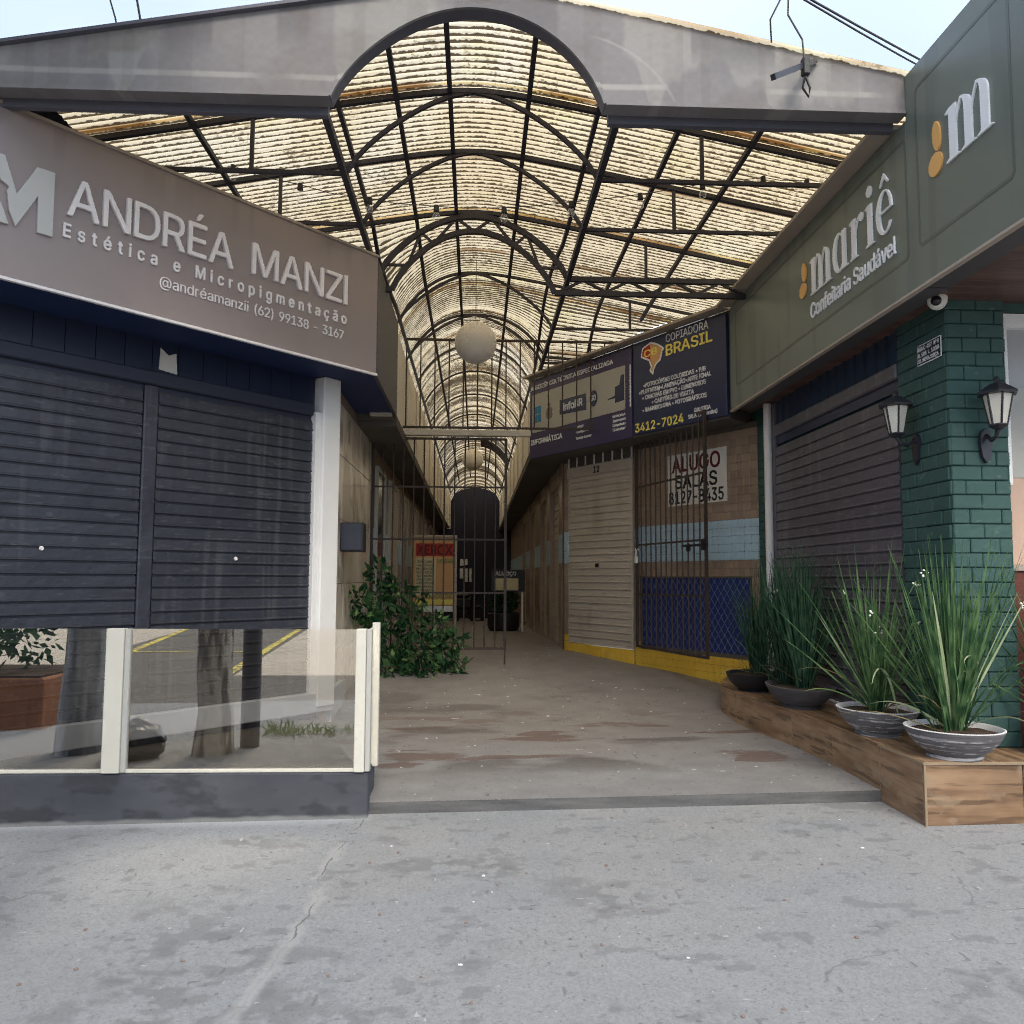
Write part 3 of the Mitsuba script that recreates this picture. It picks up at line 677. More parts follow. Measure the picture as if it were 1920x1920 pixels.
cop = thing('shop_sign', 'dark navy copy shop banner with yellow lettering and a map emblem', 'sign')
part(cop, 'panel', FB.box(-1.59, -.02, 3.37, 4.53, -.05, 0, .004), 'm_banner_navy')
put_text(FB, cop, 'lettering', 'COPIADORA', -.98, 4.425, .095, 'm_print_white', .70); put_text(FB, cop, 'lettering', 'BRASIL', -.985, 4.262, .128, 'm_print_yellow', .77, True)
MAP = [(-1.252, 4.513), (-1.147, 4.47), (-1.07, 4.424), (-1.007, 4.373), (-1.039, 4.335), (-1.073, 4.226), (-1.151, 4.189), (-1.198, 4.126), (-1.218, 4.058), (-1.283, 4.126), (-1.256, 4.175), (-1.295, 4.266), (-1.368, 4.301), (-1.449, 4.347), (-1.435, 4.4), (-1.414, 4.469), (-1.346, 4.49)]
MP = affinity.scale(Polygon(MAP), .97, .93, origin=(-1.22, 4.3)); part(cop, 'emblem', FB.flat(MP, .001, .003), 'm_print_white'); inn = MP.buffer(-.022)
hl = Polygon([(-1.6, 3.9), (-1.262, 3.9), (-1.262, 4.6), (-1.6, 4.6)])
part(cop, 'emblem', FB.flat(inn.intersection(hl), .004, .003), 'm_print_red'); part(cop, 'emblem', FB.flat(inn.difference(hl.buffer(.006)), .004, .003), 'm_print_peach'); put_text(FB, cop, 'lettering', 'CB', -1.375, 4.325, .085, 'm_print_yellow', .24, True, c=.007)
for s, a, w, z in (('•FOTOCÓPIAS COLORIDAS • P/B', -1.39, 1.06, 3.945), ('•PLOTAGEM•LAMINAÇÃO•ARTE FINAL', -1.475, 1.23, 3.868), ('• CRACHÁS EM PVC • LUMINOSOS', -1.41, 1.08, 3.790), ('• CARTÕES DE VISITA', -1.24, .72, 3.712), ('• BANNER LONA • FOTOGRÁFICOS', -1.41, 1.09, 3.634), ('GALERIA', -.52, .26, 3.487), ('SALA 12 (Fundos)', -.62, .46, 3.425)):
    put_text(FB, cop, 'lettering', s, a, z, .052 if z > 3.5 else .046, 'm_print_white', w, True)
put_text(FB, cop, 'lettering', '3412-7024', -1.555, 3.40, .105, 'm_print_yellow', .86, True)

inf = thing('shop_sign', 'purple computer repair banner with grey panels beside the copy shop banner', 'sign')
part(inf, 'panel', FB.box(-3.97, -1.625, 3.35, 4.52, -.05, 0, .004), 'm_banner_purple')
part(inf, 'edge_strip', FB.box(-1.655, -1.635, 3.75, 4.30, 0, .006), 'm_print_white')
put_text(FB, inf, 'lettering', 'ASSISTÊNCIA TÉCNICA ESPECIALIZADA', -3.94, 4.385, .062, 'm_print_white', 1.95, True)
part(inf, 'grey_field', FB.box(-3.90, -1.75, 3.735, 4.315, 0, .003), 'm_banner_grey'); put_text(FB, inf, 'lettering', 'INFORMÁTICA', -3.93, 3.555, .075, 'm_print_white', .80, True)
for i in (0, 1):
    for j in (0, 1): part(inf, 'window_emblem', FB.box(-3.86 + i * .10, -3.77 + i * .10, 3.88 + j * .125, 3.995 + j * .125, .003, .006), 'm_print_blue')
ap = union_all([ell(-3.475, 3.97, .062, .085), ell(-3.425, 3.97, .062, .085), ell(-3.445, 4.085, .018, .035, rot=-30)]).difference(ell(-3.345, 3.985, .04, .045)); part(inf, 'apple_emblem', FB.flat(ap, .003, .003), 'm_print_brown')
part(inf, 'name_box', FB.flat(Polygon([(-3.19, 3.90), (-2.57, 3.87), (-2.57, 4.10), (-3.19, 4.11)]), .003, .003), 'm_banner_navy'); put_text(FB, inf, 'lettering', 'infoBR', -3.10, 3.945, .105, 'm_print_white', .45, True, c=.006)
part(inf, 'round_emblem', FB.flat(ell(-2.405, 3.997, .085, .112), .003, .003), 'm_banner_navy'); put_text(FB, inf, 'lettering', 'GO', -2.46, 3.965, .075, 'm_print_white', .11, True, c=.006)
part(inf, 'printer_picture', FB.flat(Polygon([(-2.1, 3.93), (-1.95, 3.95), (-1.95, 4.06), (-1.86, 4.08), (-1.83, 4.2), (-1.77, 4.2), (-1.77, 3.86), (-1.95, 3.85), (-1.95, 3.92), (-2.1, 3.915)]), .003, .003), 'm_banner_navy')
for s, a, z, w in (('Manutenção', -2.80, 3.645, .17), ('Formatação • Redes', -2.80, 3.57, .33), ('Recarga de toner', -2.80, 3.485, .35), ('Notebook', -2.0, 3.66, .26), ('Impressora', -2.0, 3.60, .26), ('Computador', -2.0, 3.54, .26), ('Celular', -2.0, 3.48, .26)): put_text(FB, inf, 'lettering', s, a, z, .034, 'm_print_white', w, True)
fl = single('roof_flashing', FB.box(-4.0, .0, 4.575, 4.605, -.05, .12), 'm_flashing', 'beige metal flashing along the top of the two dark banners', 'flashing')
single('roof_flashing', box(2.655, 2.86, 5.23, 8.9, 4.583, 4.612), 'm_flashing', 'beige metal flashing along the top of the green bakery sign', 'flashing')

al = thing('rental_poster', 'white paper poster with handwritten red and black letters behind the open gate', 'poster')
part(al, 'sheet', FT.box(-1.44, -.44, 2.475, 3.125, .004, .008), 'm_paper')
put_text(FT, al, 'lettering', 'ALUGO', -1.36, 2.90, .185, 'm_print_maroon', .82, True, .009); put_text(FT, al, 'lettering', 'SALAS', -1.31, 2.69, .165, 'm_print_black', .72, True, .009); put_text(FT, al, 'lettering', '8127-8435', -1.42, 2.50, .15, 'm_print_black', .93, True, .009)

# ------------------------------------------------------------------ gate
def gate_leaf(F, key, a0, a1, z0, z1, rails, nb):
    part(key, 'frame', F.mesh(cat([box(a0, a0 + .035, z0, z1, -.015, .015), box(a1 - .035, a1, z0, z1, -.015, .015), box(a0 + .035, a1 - .035, z0, z0 + .03, -.015, .015), box(a0 + .035, a1 - .035, z1 - .03, z1, -.015, .015)])), 'm_rust')
    for z in rails: part(key, 'rail', F.box(a0 + .035, a1 - .035, z - .012, z + .012, -.006, .006), 'm_rust')
    ply = mikit.ply(F.mesh(tube([(0, z0 + .03, 0), (0, z1 - .03, 0)], .0095, 6)), 'm_rust')
    for k in range(1, nb): copy_part(key, 'bar', ply, F.d * (a0 + .017 + (a1 - a0 - .034) * k / nb))


FG = Frame((0, 11.0), (1, 0))
gt = thing('iron_gate', 'closed left leaf of the rusty iron bar gate across the gallery', 'gate')
gate_leaf(FG, gt, -1.40, .405, .615, 3.43, (2.765, 2.065, 1.36), 13)
part(gt, 'drop_bolt', FG.mesh(tube([(.385, .42, .02), (.385, .75, .02)], .01, 6)), 'm_rust')
gf = thing('gate_grille', 'fixed iron bar grille above the gate under the vault', 'grille')
part(gf, 'beam', FG.box(-1.40, .72, 3.455, 3.535, -.05, .05, .006), 'm_parapet')
for z0_, z1_ in ((3.555, 3.583), (4.755, 4.785)): part(gf, 'rail', FG.box(-1.08, 2.10, z0_, z1_, -.015, .015), 'm_rust')
ply = mikit.ply(FG.mesh(tube([(0, 3.57, 0), (0, 4.77, 0)], .0095, 6)), 'm_rust')
for k in range(17): copy_part(gf, 'bar', ply, (-.96 + k * .192, 0, 0))
ph = math.radians(15.5); FO = Frame((2.12, 10.88), (math.sin(ph), -math.cos(ph)))
go = thing('iron_gate', 'open right leaf of the rusty iron bar gate swung against the tiled wall', 'gate')
gate_leaf(FO, go, 0, 1.76, .665, 3.48, (2.765, 2.0, 1.36), 13)
part(go, 'bolt', FO.mesh(cat([box(1.28, 1.80, 1.93, 1.955, .016, .036), box(1.36, 1.42, 1.88, 1.96, .012, .04), box(1.70, 1.76, 1.88, 2.0, .012, .04)])), 'm_black')
pk = thing('padlock', 'small pale padlock on a chain hanging from the open gate leaf', 'padlock')
part(pk, 'body', FO.box(.035, .10, 1.76, 1.85, .02, .05, .006), 'm_white_plastic'); part(pk, 'shackle', FO.mesh(tube([(.05, 1.85, .035), (.05, 1.90, .035), (.0675, 1.92, .035), (.085, 1.90, .035), (.085, 1.85, .035)], .005, 6)), 'm_letter_steel')
part(pk, 'chain', FO.mesh(tube([(.03, 1.96, .03), (.06, 1.92, .03), (.11, 1.95, .03), (.14, 1.92, .03)], .006, 5)), 'm_letter_steel')

# ------------------------------------------------------------------ left beauty shop
FS = Frame((-.95, 7.67), (.657, .754)); FH = Frame((-1.385, 8.055), (.657, .754))
bs = thing('beauty_shop', 'corner shop with closed dark blue roller shutters and a white corner post', 'shop')
part(bs, 'wall', FH.mesh(cat([box(-4.9, .0, 3.45, 4.3, -.5, -.06), box(-4.9, -.02, -.05, .30, -.5, -.03), box(-4.9, -.04, .30, 3.45, -.5, -.065)])), 'm_dark_panel')
part(bs, 'roof', poly_slab([tuple(FH.pts([[a, 0, c]])[0][:2]) for a, c in ((-5, -.02), (.2, -.02), (.2, -3), (-5, -3))], 4.28, 4.34), 'm_dark_sheet')
part(bs, 'soffit', poly_slab([(-.96, 7.7), (-.96, 9.7), (-1.44, 9.7), (-1.46, 8.05), (-4.9, 4.12), (-4.45, 3.68)], 3.47, 3.49), 'm_soffit_navy')
part(bs, 'plinth', FH.box(-4.9, -.0, .30, .485, -.03, .06, .008), 'm_plinth')
part(bs, 'plinth', box(-1.415, -1.37, 8.1, 8.9, .15, .485), 'm_plinth')
part(bs, 'header', FH.box(-4.9, -.27, 3.085, 3.20, -.06, .02, .012), 'm_shutter_head')
part(bs, 'header', FH.box(-4.9, -.27, 3.00, 3.085, -.06, -.025), 'm_shutter_head')
for k in range(12):
    a = -.28 - k * .225; part(bs, 'transom_panel', FH.box(a - .222, a - .003, 3.205, 3.468, -.05, -.03), 'm_dark_panel')
for a0, a1 in ((-1.80, -.275), (-3.5, -1.935), (-4.9, -3.62)):
    sh = uniq(bs + '__shutter'); slats(FH, sh, a0, a1, .49, 3.0, 'm_shutter')
for a in (-1.868, -3.56): part(bs, 'mullion', FH.box(a - .058, a + .058, .49, 3.08, -.05, .020, .010), 'm_shutter')
for a, z in ((-2.635, 1.75), (-1.06, 1.71)): part(bs, 'lock', FH.mesh(lathe([(0, .012), (.014, .012), (.017, .004), (.017, 0)], (a, z, .004), 12)), 'm_letter_steel')
part(bs, 'post', FH.box(-.205, .0, .35, 3.47, -.08, .08, .010), 'm_white_paint', label='white corner post'); part(bs, 'shutter_guide', FH.box(-.272, -.206, .35, 3.12, -.04, .05, .006), 'm_white_paint')
part(bs, 'torn_notice', FH.flat(Polygon([(-1.80, 3.23), (-1.64, 3.215), (-1.655, 3.39), (-1.72, 3.36), (-1.79, 3.41)]), -.028, .004), 'm_paper')

ls = thing('shop_sign', 'brown beauty shop sign with raised silver lettering above the left shutters', 'sign')
part(ls, 'panel', FS.box(-4.9, 0, 3.455, 4.58, -.02, 0, .004), 'm_sign_brown'); part(ls, 'side', box(-.985, -.951, 7.70, 9.7, 3.455, 4.57), 'm_sign_side')
part(ls, 'back', FS.box(-4.9, -.05, 3.5, 4.55, -.30, -.04), 'm_sign_side')
part(ls, 'edge_trim', FS.box(-4.9, .002, 3.440, 3.458, -.02, .012), 'm_letter_steel'); part(ls, 'edge_trim', FS.box(-4.9, .002, 4.578, 4.60, -.06, .014), 'm_flashing')


def letters(F, key, s, a, b, h, width, mat, track, depth=.02, bold=False):
    m = text(s, h, None, bold, depth, track); k = width / m.bounds[1, 0]; x = 0.
    for ch in s:
        if ch == ' ': x += h * .45 + track; continue
        g = box(0, h * .135, 0, h * 1.04, 0, depth) if ch == 'I' else meshkit.text_mesh(ch, h, depth, bold)
        g.apply_translation([x - g.bounds[0, 0], 0, 0]); x = g.bounds[1, 0] + track
        g.apply_scale([k, 1, 1]); g.apply_translation([a, b, .004]); part(key, 'letter', F.mesh(g), mat)


letters(FS, ls, 'ANDRÉA', -2.81, 3.995, .262, 1.26, 'm_letter_steel', .028, .025); letters(FS, ls, 'MANZI', -1.375, 4.012, .258, .99, 'm_letter_steel', .03, .025)
letters(FS, ls, 'Estética e Micropigmentação', -2.83, 3.838, .092, 2.45, 'm_letter_steel', .055, .012, True)
letters(FS, ls, '@andréamanzii (62) 99138 - 3167', -2.14, 3.69, .080, 1.735, 'm_letter_steel', .012, .008)
LM = [(-3.206, 4.243), (-3.126, 4.016), (-3.011, 4.241), (-2.901, 4.245), (-2.899, 3.805), (-2.993, 3.805), (-2.999, 4.048), (-3.124, 3.802), (-3.167, 3.90), (-3.172, 3.948), (-3.179, 3.975), (-3.176, 3.990), (-3.187, 4.018), (-3.177, 4.03), (-3.172, 4.049), (-3.198, 4.064), (-3.22, 4.074), (-3.25, 4.13), (-3.28, 4.10), (-3.262, 4.243)]
part(ls, 'logo', FS.flat(Polygon(LM).buffer(0), .002, .02), 'm_letter_grey'); part(ls, 'logo', FS.flat(Polygon([(-3.215, 3.93), (-3.165, 3.80), (-3.255, 3.80)]), .002, .02), 'm_letter_grey')
part(ls, 'logo', FS.flat(Polygon([(-3.285, 4.243), (-3.34, 4.243), (-3.55, 3.80), (-3.44, 3.80)]), .002, .02), 'm_letter_grey')

# balustrade in front of the left shop
bw = thing('low_wall', 'low dark concrete wall carrying the glass balustrade', 'wall')
wm = box(-5.2, -.675, 5.405, 5.52, -.15, .315, .008); part(bw, 'wall', wm, 'm_wall_base'); part(bw, 'return', box(-.80, -.69, 5.52, 5.88, -.1, .30, .008), 'm_wall_base')
part(bw, 'deck', poly_slab([(-5.2, 5.52), (-.80, 5.52), (-.80, 5.86), (-1.45, 7.9), (-1.5, 8.0), (-5.2, 3.76 + 1.5)], .10, .24), 'm_deck')
bl = thing('glass_balustrade', 'half mirrored glass balustrade with white posts on the low dark wall', 'balustrade')
part(bl, 'rail', box(-5.2, -.672, 5.412, 5.452, .318, .342, .004), 'm_cream_paint')
for x0, x1 in ((-2.335, -2.19), (-.765, -.665), (-3.95, -3.81)):
    po = part(bl, 'post', box(x0, x1 - .035, 5.385, 5.455, .322, 1.222, .004), 'm_cream_paint'); part(bl, 'post_flange', box(x1 - .033, x1, 5.398, 5.45, .324, 1.220, .004), 'm_flange')
for x0, x1 in ((-2.19, -.765), (-3.81, -2.335), (-5.2, -3.95)): part(bl, 'pane', tm([(x0, 5.42, .343), (x1, 5.42, .343), (x1, 5.42, 1.219), (x0, 5.42, 1.219)], [[0, 1, 2], [0, 2, 3]]), 'm_mirror_glass')
part(bl, 'end_post', box(-.705, -.655, 5.74, 5.80, .28, 1.245, .004), 'm_cream_paint'); part(bl, 'return_pane', tm([(-.70, 5.46, .31), (-.69, 5.74, .31), (-.69, 5.74, 1.219), (-.70, 5.46, 1.219)], [[0, 1, 2], [0, 2, 3]]), 'm_mirror_glass')

mb = thing('meter_box', 'dark grey metal box fixed to the marble wall beside the white post', 'box')
part(mb, 'body', box(-1.40, -1.16, 8.55, 8.78, 1.82, 2.12, .01), 'm_black_iron'); part(mb, 'lid', box(-1.385, -1.18, 8.535, 8.549, 1.835, 2.105, .004), 'm_shutter_head')

# ------------------------------------------------------------------ bakery on the right
FW = Frame((3.17, 0), (0, -1)); FM = Frame((2.8, 0), (0, -1)); PF = Frame((0, 5.36), (1, 0))
bk = thing('bakery_shop', 'corner bakery with a green painted brick pillar and a closed grey shutter', 'shop')
part(bk, 'wall', cat([box(3.18, 3.6, 8.70, 9.4, .2, 3.56), box(3.182, 3.58, 5.372, 6.01, .2, 3.56), box(3.25, 6.5, 6.3, 9.4, 3.44, 4.4), box(3.6, 6.5, 6.3, 6.4, .2, 3.5), box(3.215, 3.6, 6.0, 8.72, .2, 3.5)]), 'm_green_joint')
part(bk, 'roof', box(2.9, 6.5, 5.3, 9.0, 4.40, 4.46), 'm_dark_sheet')
bp = {}


def brick_run(F, parent, a_lo, a_hi, z0, z1, lead):
    r, z = 0, z0
    while z + .08 < z1:
        a = a_lo - (lead if r % 2 else 0)
        while a < a_hi - .02:
            L = .205 + .01 * rng.normal(); s, e = max(a, a_lo), min(a + L, a_hi)
            if e - s > .03: part(parent, 'brick', F.box(s + .0022, e - .0022, z + .0022 + .001 * rng.normal(), z + .0945 + .0008 * rng.normal(), -.03, .003 + .0022 * rng.normal(), .006), 'm_green_brick')
            a += L
        z += .0975; r += 1


brick_run(FW, bk, -6.01, -5.36, .467, 3.53, .10); brick_run(PF, bk, 3.174, 3.58, .467, 3.53, .10); brick_run(FW, bk, -9.12, -8.72, .44, 3.3, .1)
sh = uniq(bk + '__shutter'); slats(FW, sh, -8.58, -6.03, .50, 2.93, 'm_shutter_bakery')
part(sh, 'head', FW.box(-8.6, -6.015, 2.98, 3.07, -.05, -.015), 'm_dark_panel'); part(sh, 'head', FW.box(-8.6, -6.012, 3.07, 3.19, -.05, .02, .012), 'm_shutter_bakery')
part(sh, 'guide', FW.box(-8.68, -8.585, .50, 3.44, -.03, .012, .004), 'm_shutter_bakery'); part(bk, 'sill', box(3.12, 3.30, 6.0, 8.68, .44, .50, .006), 'm_white_paint')
wn = uniq(bk + '__window'); part(wn, 'pane', FW.box(-8.6, -6.03, 3.195, 3.46, -.045, -.035), 'm_pane_blue')
for k in range(15): part(wn, 'mullion', FW.box(-8.6 + k * .183, -8.585 + k * .183, 3.195, 3.46, -.035, -.012), 'm_shutter_head')
y = 4.0
while y < 8.9: part(bk, 'soffit_plank', box(2.815, 3.30 if y > 5.36 else 6.2, y + .003, y + .107, 3.455, 3.475, .003), 'm_soffit_plank'); y += .11
part(bk, 'soffit_back', box(2.82, 6.2, 4.0, 8.9, 3.485, 3.50), 'm_black')
# street front right of the pillar
part(bk, 'lintel', box(3.583, 6.2, 5.40, 5.6, 3.38, 3.46), 'm_green_brick')
wf = uniq(bk + '__shop_window'); part(wf, 'frame', cat([box(3.585, 6.2, 5.39, 5.45, 3.28, 3.378), box(3.585, 3.615, 5.39, 5.45, 2.2, 3.28)]), 'm_white_paint'); part(wf, 'pane', box(3.615, 6.2, 5.44, 5.45, 2.87, 3.28), 'm_frosted')
part(bk, 'front_panel', box(3.585, 6.2, 5.42, 5.5, 2.25, 2.868), 'm_banner_grey'); part(bk, 'front_panel', box(3.585, 6.2, 5.425, 5.5, 1.66, 2.248), 'm_skin_wall'); part(bk, 'front_panel', box(3.585, 6.2, 5.41, 5.5, 1.62, 1.658), 'm_flashing'); part(bk, 'front_panel', box(3.585, 6.2, 5.43, 5.5, .46, 1.62), 'm_red_wall')
single('drainpipe', tube([(3.12, 8.67, .47), (3.12, 8.67, 3.44)], .042, 12), 'm_pipe', 'white drainpipe beside the bakery shutter', 'drainpipe', smooth=40)

ms = thing('shop_sign', 'large olive green bakery sign with white and orange logo', 'sign')
part(ms, 'panel', FM.box(-8.9, -5.105, 3.41, 4.57, -.03, 0, .003), 'm_sign_green', label='long lower green panel'); part(ms, 'panel', FM.box(-5.10, -2.9, 3.41, 4.865, -.03, .002, .003), 'm_sign_green', label='taller green panel at the street end')
part(ms, 'back', FM.box(-8.88, -5.1, 3.44, 4.54, -.25, -.04), 'm_sign_side'); part(ms, 'back', FM.box(-5.08, -2.92, 3.44, 4.84, -.25, -.04), 'm_sign_side'); part(ms, 'edge_trim', FM.box(-8.9, -2.9, 3.395, 3.412, -.03, .008), 'm_flashing')


def frame_line(a0, a1, b0, b1, w=.022, r=.05):
    o = Polygon([(a0, b0), (a1, b0), (a1, b1), (a0, b1)]).buffer(-r).buffer(r); return o.difference(o.buffer(-w))


part(ms, 'frame_line', FM.flat(frame_line(-4.985, -4.04, 3.655, 4.72), .0025, .002), 'm_sign_green_dark'); part(ms, 'frame_line', FM.flat(frame_line(-8.7, -5.10 + -.01, 3.635, 4.46), .0005, .002), 'm_sign_green_dark')


def didone(ch):
    R = lambda a, b, c, d: Polygon([(a, b), (c, b), (c, d), (a, d)])
    ser = lambda x, w: Polygon([(x - .10, 0), (x + w + .10, 0), (x + w + .10, .022), (x + w, .06), (x, .06), (x - .10, .022)])
    flag = lambda x: Polygon([(x - .11, .955), (x - .11, .925), (x, .90), (x, 1.0)])
    def hump(x0, x1, w):
        o = bez((x0, .70), (x0 + .05, .92), (x0 + .16, 1.02), (x0 + (x1 - x0) * .55, 1.02)) + bez((x0 + (x1 - x0) * .55, 1.02), (x1 - .06, 1.02), (x1 + w, .95), (x1 + w, .70))
        i = bez((x1, .70), (x1, .90), (x1 - .03, .965), (x0 + (x1 - x0) * .60, .965)) + bez((x0 + (x1 - x0) * .60, .965), (x0 + .18, .965), (x0 + .06, .85), (x0, .62))
        return Polygon(o + i).buffer(0)
    if ch == 'm': return union_all([R(.11, 0, .32, 1.0), flag(.12), ser(.11, .21), hump(.32, .56, .21), R(.56, 0, .77, .72), ser(.56, .21), hump(.77, 1.01, .21), R(1.01, 0, 1.22, .72), ser(1.01, .21)])
    if ch == 'a': return union_all([ell(.34, .5, .34, .52).difference(ell(.40, .5, .20, .455)), R(.54, .06, .74, 1.0), Polygon([(.54, 1.0), (.74, 1.0), (.74, .95), (.60, .86)]), Polygon([(.54, .0), (.86, .0), (.86, .03), (.74, .08), (.54, .10)])])
    if ch == 'r': return union_all([R(.11, 0, .32, 1.0), flag(.12), ser(.11, .21), Polygon(bez((.32, .68), (.38, .92), (.5, 1.02), (.62, 1.0)) + bez((.62, .95), (.5, .96), (.40, .85), (.32, .60))).buffer(0), ell(.62, .90, .10, .11)])
    if ch == 'i': return union_all([R(.11, 0, .32, 1.0), flag(.12), ser(.11, .21), ell(.215, 1.32, .12, .14)])
    if ch == 'e': return union_all([ell(.36, .5, .36, .52).difference(ell(.40, .5, .22, .47)).difference(R(.45, .20, .9, .50)), R(.15, .50, .68, .54), Polygon([(.18, 1.16), (.38, 1.42), (.58, 1.16), (.54, 1.14), (.38, 1.30), (.22, 1.14)])])


def logo(F, key, s, a0, b0, width, xh, gap=.10):
    x, gs = 0., []
    for ch in s: g = didone(ch); g = affinity.translate(g, x - g.bounds[0], 0); gs.append(g); x = g.bounds[2] + gap
    k = width / (x - gap)
    for g in gs: part(key, 'letter', F.flat(affinity.affine_transform(g, [k, 0, 0, xh, a0, b0]), .003, .012), 'm_letter_white')


logo(FM, ms, 'm', -4.635, 4.03, .445, .325); logo(FM, ms, 'marie', -6.66, 3.93, 1.375, .30)
part(ms, 'logo_dot', FM.flat(ell(-4.735, 4.26, .042, .097, rot=6), .003, .012), 'm_orange'); part(ms, 'logo_dot', FM.flat(ell(-4.755, 4.09, .075, .070, rot=20), .003, .012), 'm_orange')
part(ms, 'logo_dot', FM.flat(ell(-6.79, 4.18, .045, .085, rot=6), .003, .012), 'm_orange'); part(ms, 'logo_dot', FM.flat(ell(-6.82, 4.03, .072, .062, rot=20), .003, .012), 'm_orange')
put_text(FM, ms, 'lettering', 'Confeitaria Saudável', -6.67, 3.735, .125, 'm_letter_white', 1.41, depth=.01)

cam = thing('security_camera', 'small white dome security camera under the bakery soffit', 'security camera')
sp = trimesh.creation.icosphere(2, .062); sp.apply_scale([1, 1, 1.05]); sp.apply_translation([3.085, 5.30, 3.43]); part(cam, 'body', sp, 'm_white_plastic', smooth=True); ln = trimesh.creation.icosphere(2, .034); ln.apply_translation([3.055, 5.262, 3.415]); part(cam, 'lens', ln, 'm_lens', smooth=True)
part(cam, 'mount', box(3.05, 3.14, 5.27, 5.34, 3.44, 3.47), 'm_white_plastic')
npl = thing('street_sign', 'small black street name plate with white letters on the green pillar', 'street sign'); part(npl, 'plate', FW.box(-5.70, -5.40, 3.08, 3.225, .008, .014), 'm_print_white'); part(npl, 'field', FW.box(-5.694, -5.406, 3.086, 3.219, .0142, .0155), 'm_print_black')
for s, z, w in (('RUA C-257  Nº 8', 3.180, .27), ('Q. 588  L. 10/18', 3.138, .27), ('ST. NOVA SUIÇA', 3.096, .26)): put_text(FW, npl, 'lettering', s, -5.687, z, .028, 'm_print_white', w, True, c=.0156, depth=.002)


def lantern(cx, cy, zb, wall, s, label):
    """wall: unit vector from the lamp to the wall."""
    k = thing('wall_lantern', label, 'lantern', 'carriage lanterns on the green pillar'); c = np.array([cx, cy, 0.])
    hexa = lambda r, z: np.array([(cx + r * math.cos(a), cy + r * math.sin(a), z) for a in np.arange(6) * math.pi / 3 + .3])
    lo, hi = hexa(.050 * s, zb), hexa(.085 * s, zb + .19 * s)
    part(k, 'roof', lathe([(.125 * s, zb + .192 * s), (.128 * s, zb + .205 * s), (.085 * s, zb + .235 * s), (.045 * s, zb + .262 * s), (.022 * s, zb + .27 * s), (.016 * s, zb + .29 * s), (.02 * s, zb + .30 * s), (.001, zb + .315 * s)], (cx, cy, 0), 6), 'm_black_iron'); part(k, 'roof_base', lathe([(.0, zb + .19 * s), (.125 * s, zb + .192 * s)], (cx, cy, 0), 6), 'm_black_iron')
    for i in range(6):
        j = (i + 1) % 6; part(k, 'pane', tm([lo[i], lo[j], hi[j], hi[i]], [[0, 1, 2], [0, 2, 3]]), 'm_lamp_glass'); part(k, 'bar', tube([lo[i], hi[i]], .007 * s, 5), 'm_black_iron')
    part(k, 'base', lathe([(0, zb - .03 * s), (.03 * s, zb - .03 * s), (.062 * s, zb - .008), (.062 * s, zb), (0, zb)], (cx, cy, 0), 6), 'm_black_iron')
    w = np.array([*wall, 0.]); e = c + w * .16 * s
    part(k, 'arm', tube([c + [0, 0, zb - .03 * s], c + w * .03 * s + [0, 0, zb - .075 * s], c + w * .08 * s + [0, 0, zb - .09 * s], c + w * .13 * s + [0, 0, zb - .05 * s], e + [0, 0, zb - .09 * s]], .013 * s, 7), 'm_black_iron', smooth=True)
    sd = np.array([-w[1], w[0], 0]); pts = [(0, .03), (.028, .0), (.036, -.06), (.024, -.16), (0, -.20), (-.024, -.16), (-.036, -.06), (-.028, .0)]
    v = [e + w * o + sd * a * 1.15 * s + np.array([0, 0, zb + (b - .03) * s]) for o in (-.03 * s, .0) for a, b in pts]
    part(k, 'back_plate', trimesh.convex.convex_hull(np.array(v)), 'm_black_iron')
    return k


lantern(3.01, 5.75, 2.605, (1, 0), 1.0, 'black carriage lantern with milky panes on the gallery side of the green pillar'); lantern(3.40, 5.19, 2.57, (0, 1), 1.02, 'black carriage lantern with milky panes on the street side of the green pillar')

# the bench with bowls
bn = thing('tiled_bench', 'low bench clad in brown wood look tiles in front of the bakery', 'bench')
edge = [(2.70, 4.96), (2.705, 5.5), (2.71, 6.25), (2.665, 6.93), (2.59, 7.45), (2.53, 8.0), (2.52, 8.45), (2.70, 9.0), (2.9, 9.45)]
core = [(x + .012, y + (.012 if i == 0 else 0)) for i, (x, y) in enumerate(edge)]
part(bn, 'core', cat([poly_slab(core[:3] + [(3.3, 6.25), (3.3, 5.4), (6.2, 5.4), (6.2, 4.972)], -.05, .452), poly_slab(core[2:] + [(3.3, 9.45), (3.3, 6.25)], -.05, .452)]), 'm_grout')
bz_ = [(2.70, 3.30), (3.302, 3.9), (3.902, 4.5), (4.502, 5.1), (5.102, 5.7), (5.702, 6.2)]
for a, b in bz_: part(bn, 'front_tile', box(a + .002, b - .002, 4.948, 4.962, .0, .449, .003), 'm_wood_tile'); part(bn, 'top_tile', box(a + .002, b - .002, 4.95, 5.358, .452, .466, .003), 'm_wood_tile')
for (xa_, ya_), (xb_, yb_) in zip(edge[:-1], edge[1:]):
    Fe = Frame((xb_, yb_), (xa_ - xb_, ya_ - yb_)); L = math.hypot(xa_ - xb_, ya_ - yb_)
    part(bn, 'side_tile', Fe.box(.002, L - .002, .0, .449, -.002, .012, .003), 'm_wood_tile')
    if ya_ > 5.2 or True:
        y_lo = max(ya_, 5.36); part(bn, 'top_tile', poly_slab([(xa_ + (xb_ - xa_) * (y_lo - ya_) / (yb_ - ya_) - .012, y_lo + .002), (xb_ - .012, yb_ - .002), (3.17, yb_ - .002), (3.17, y_lo + .002)], .452, .466), 'm_wood_tile')
part(bn, 'edge_strip', cat([box(2.688, 6.2, 4.938, 4.9475, .448, .466, .002), box(2.684, 2.6925, 4.94, 5.5, .448, .466, .002), box(2.686, 2.699, 4.938, 4.9475, .02, .447)]), 'm_tile_edge')


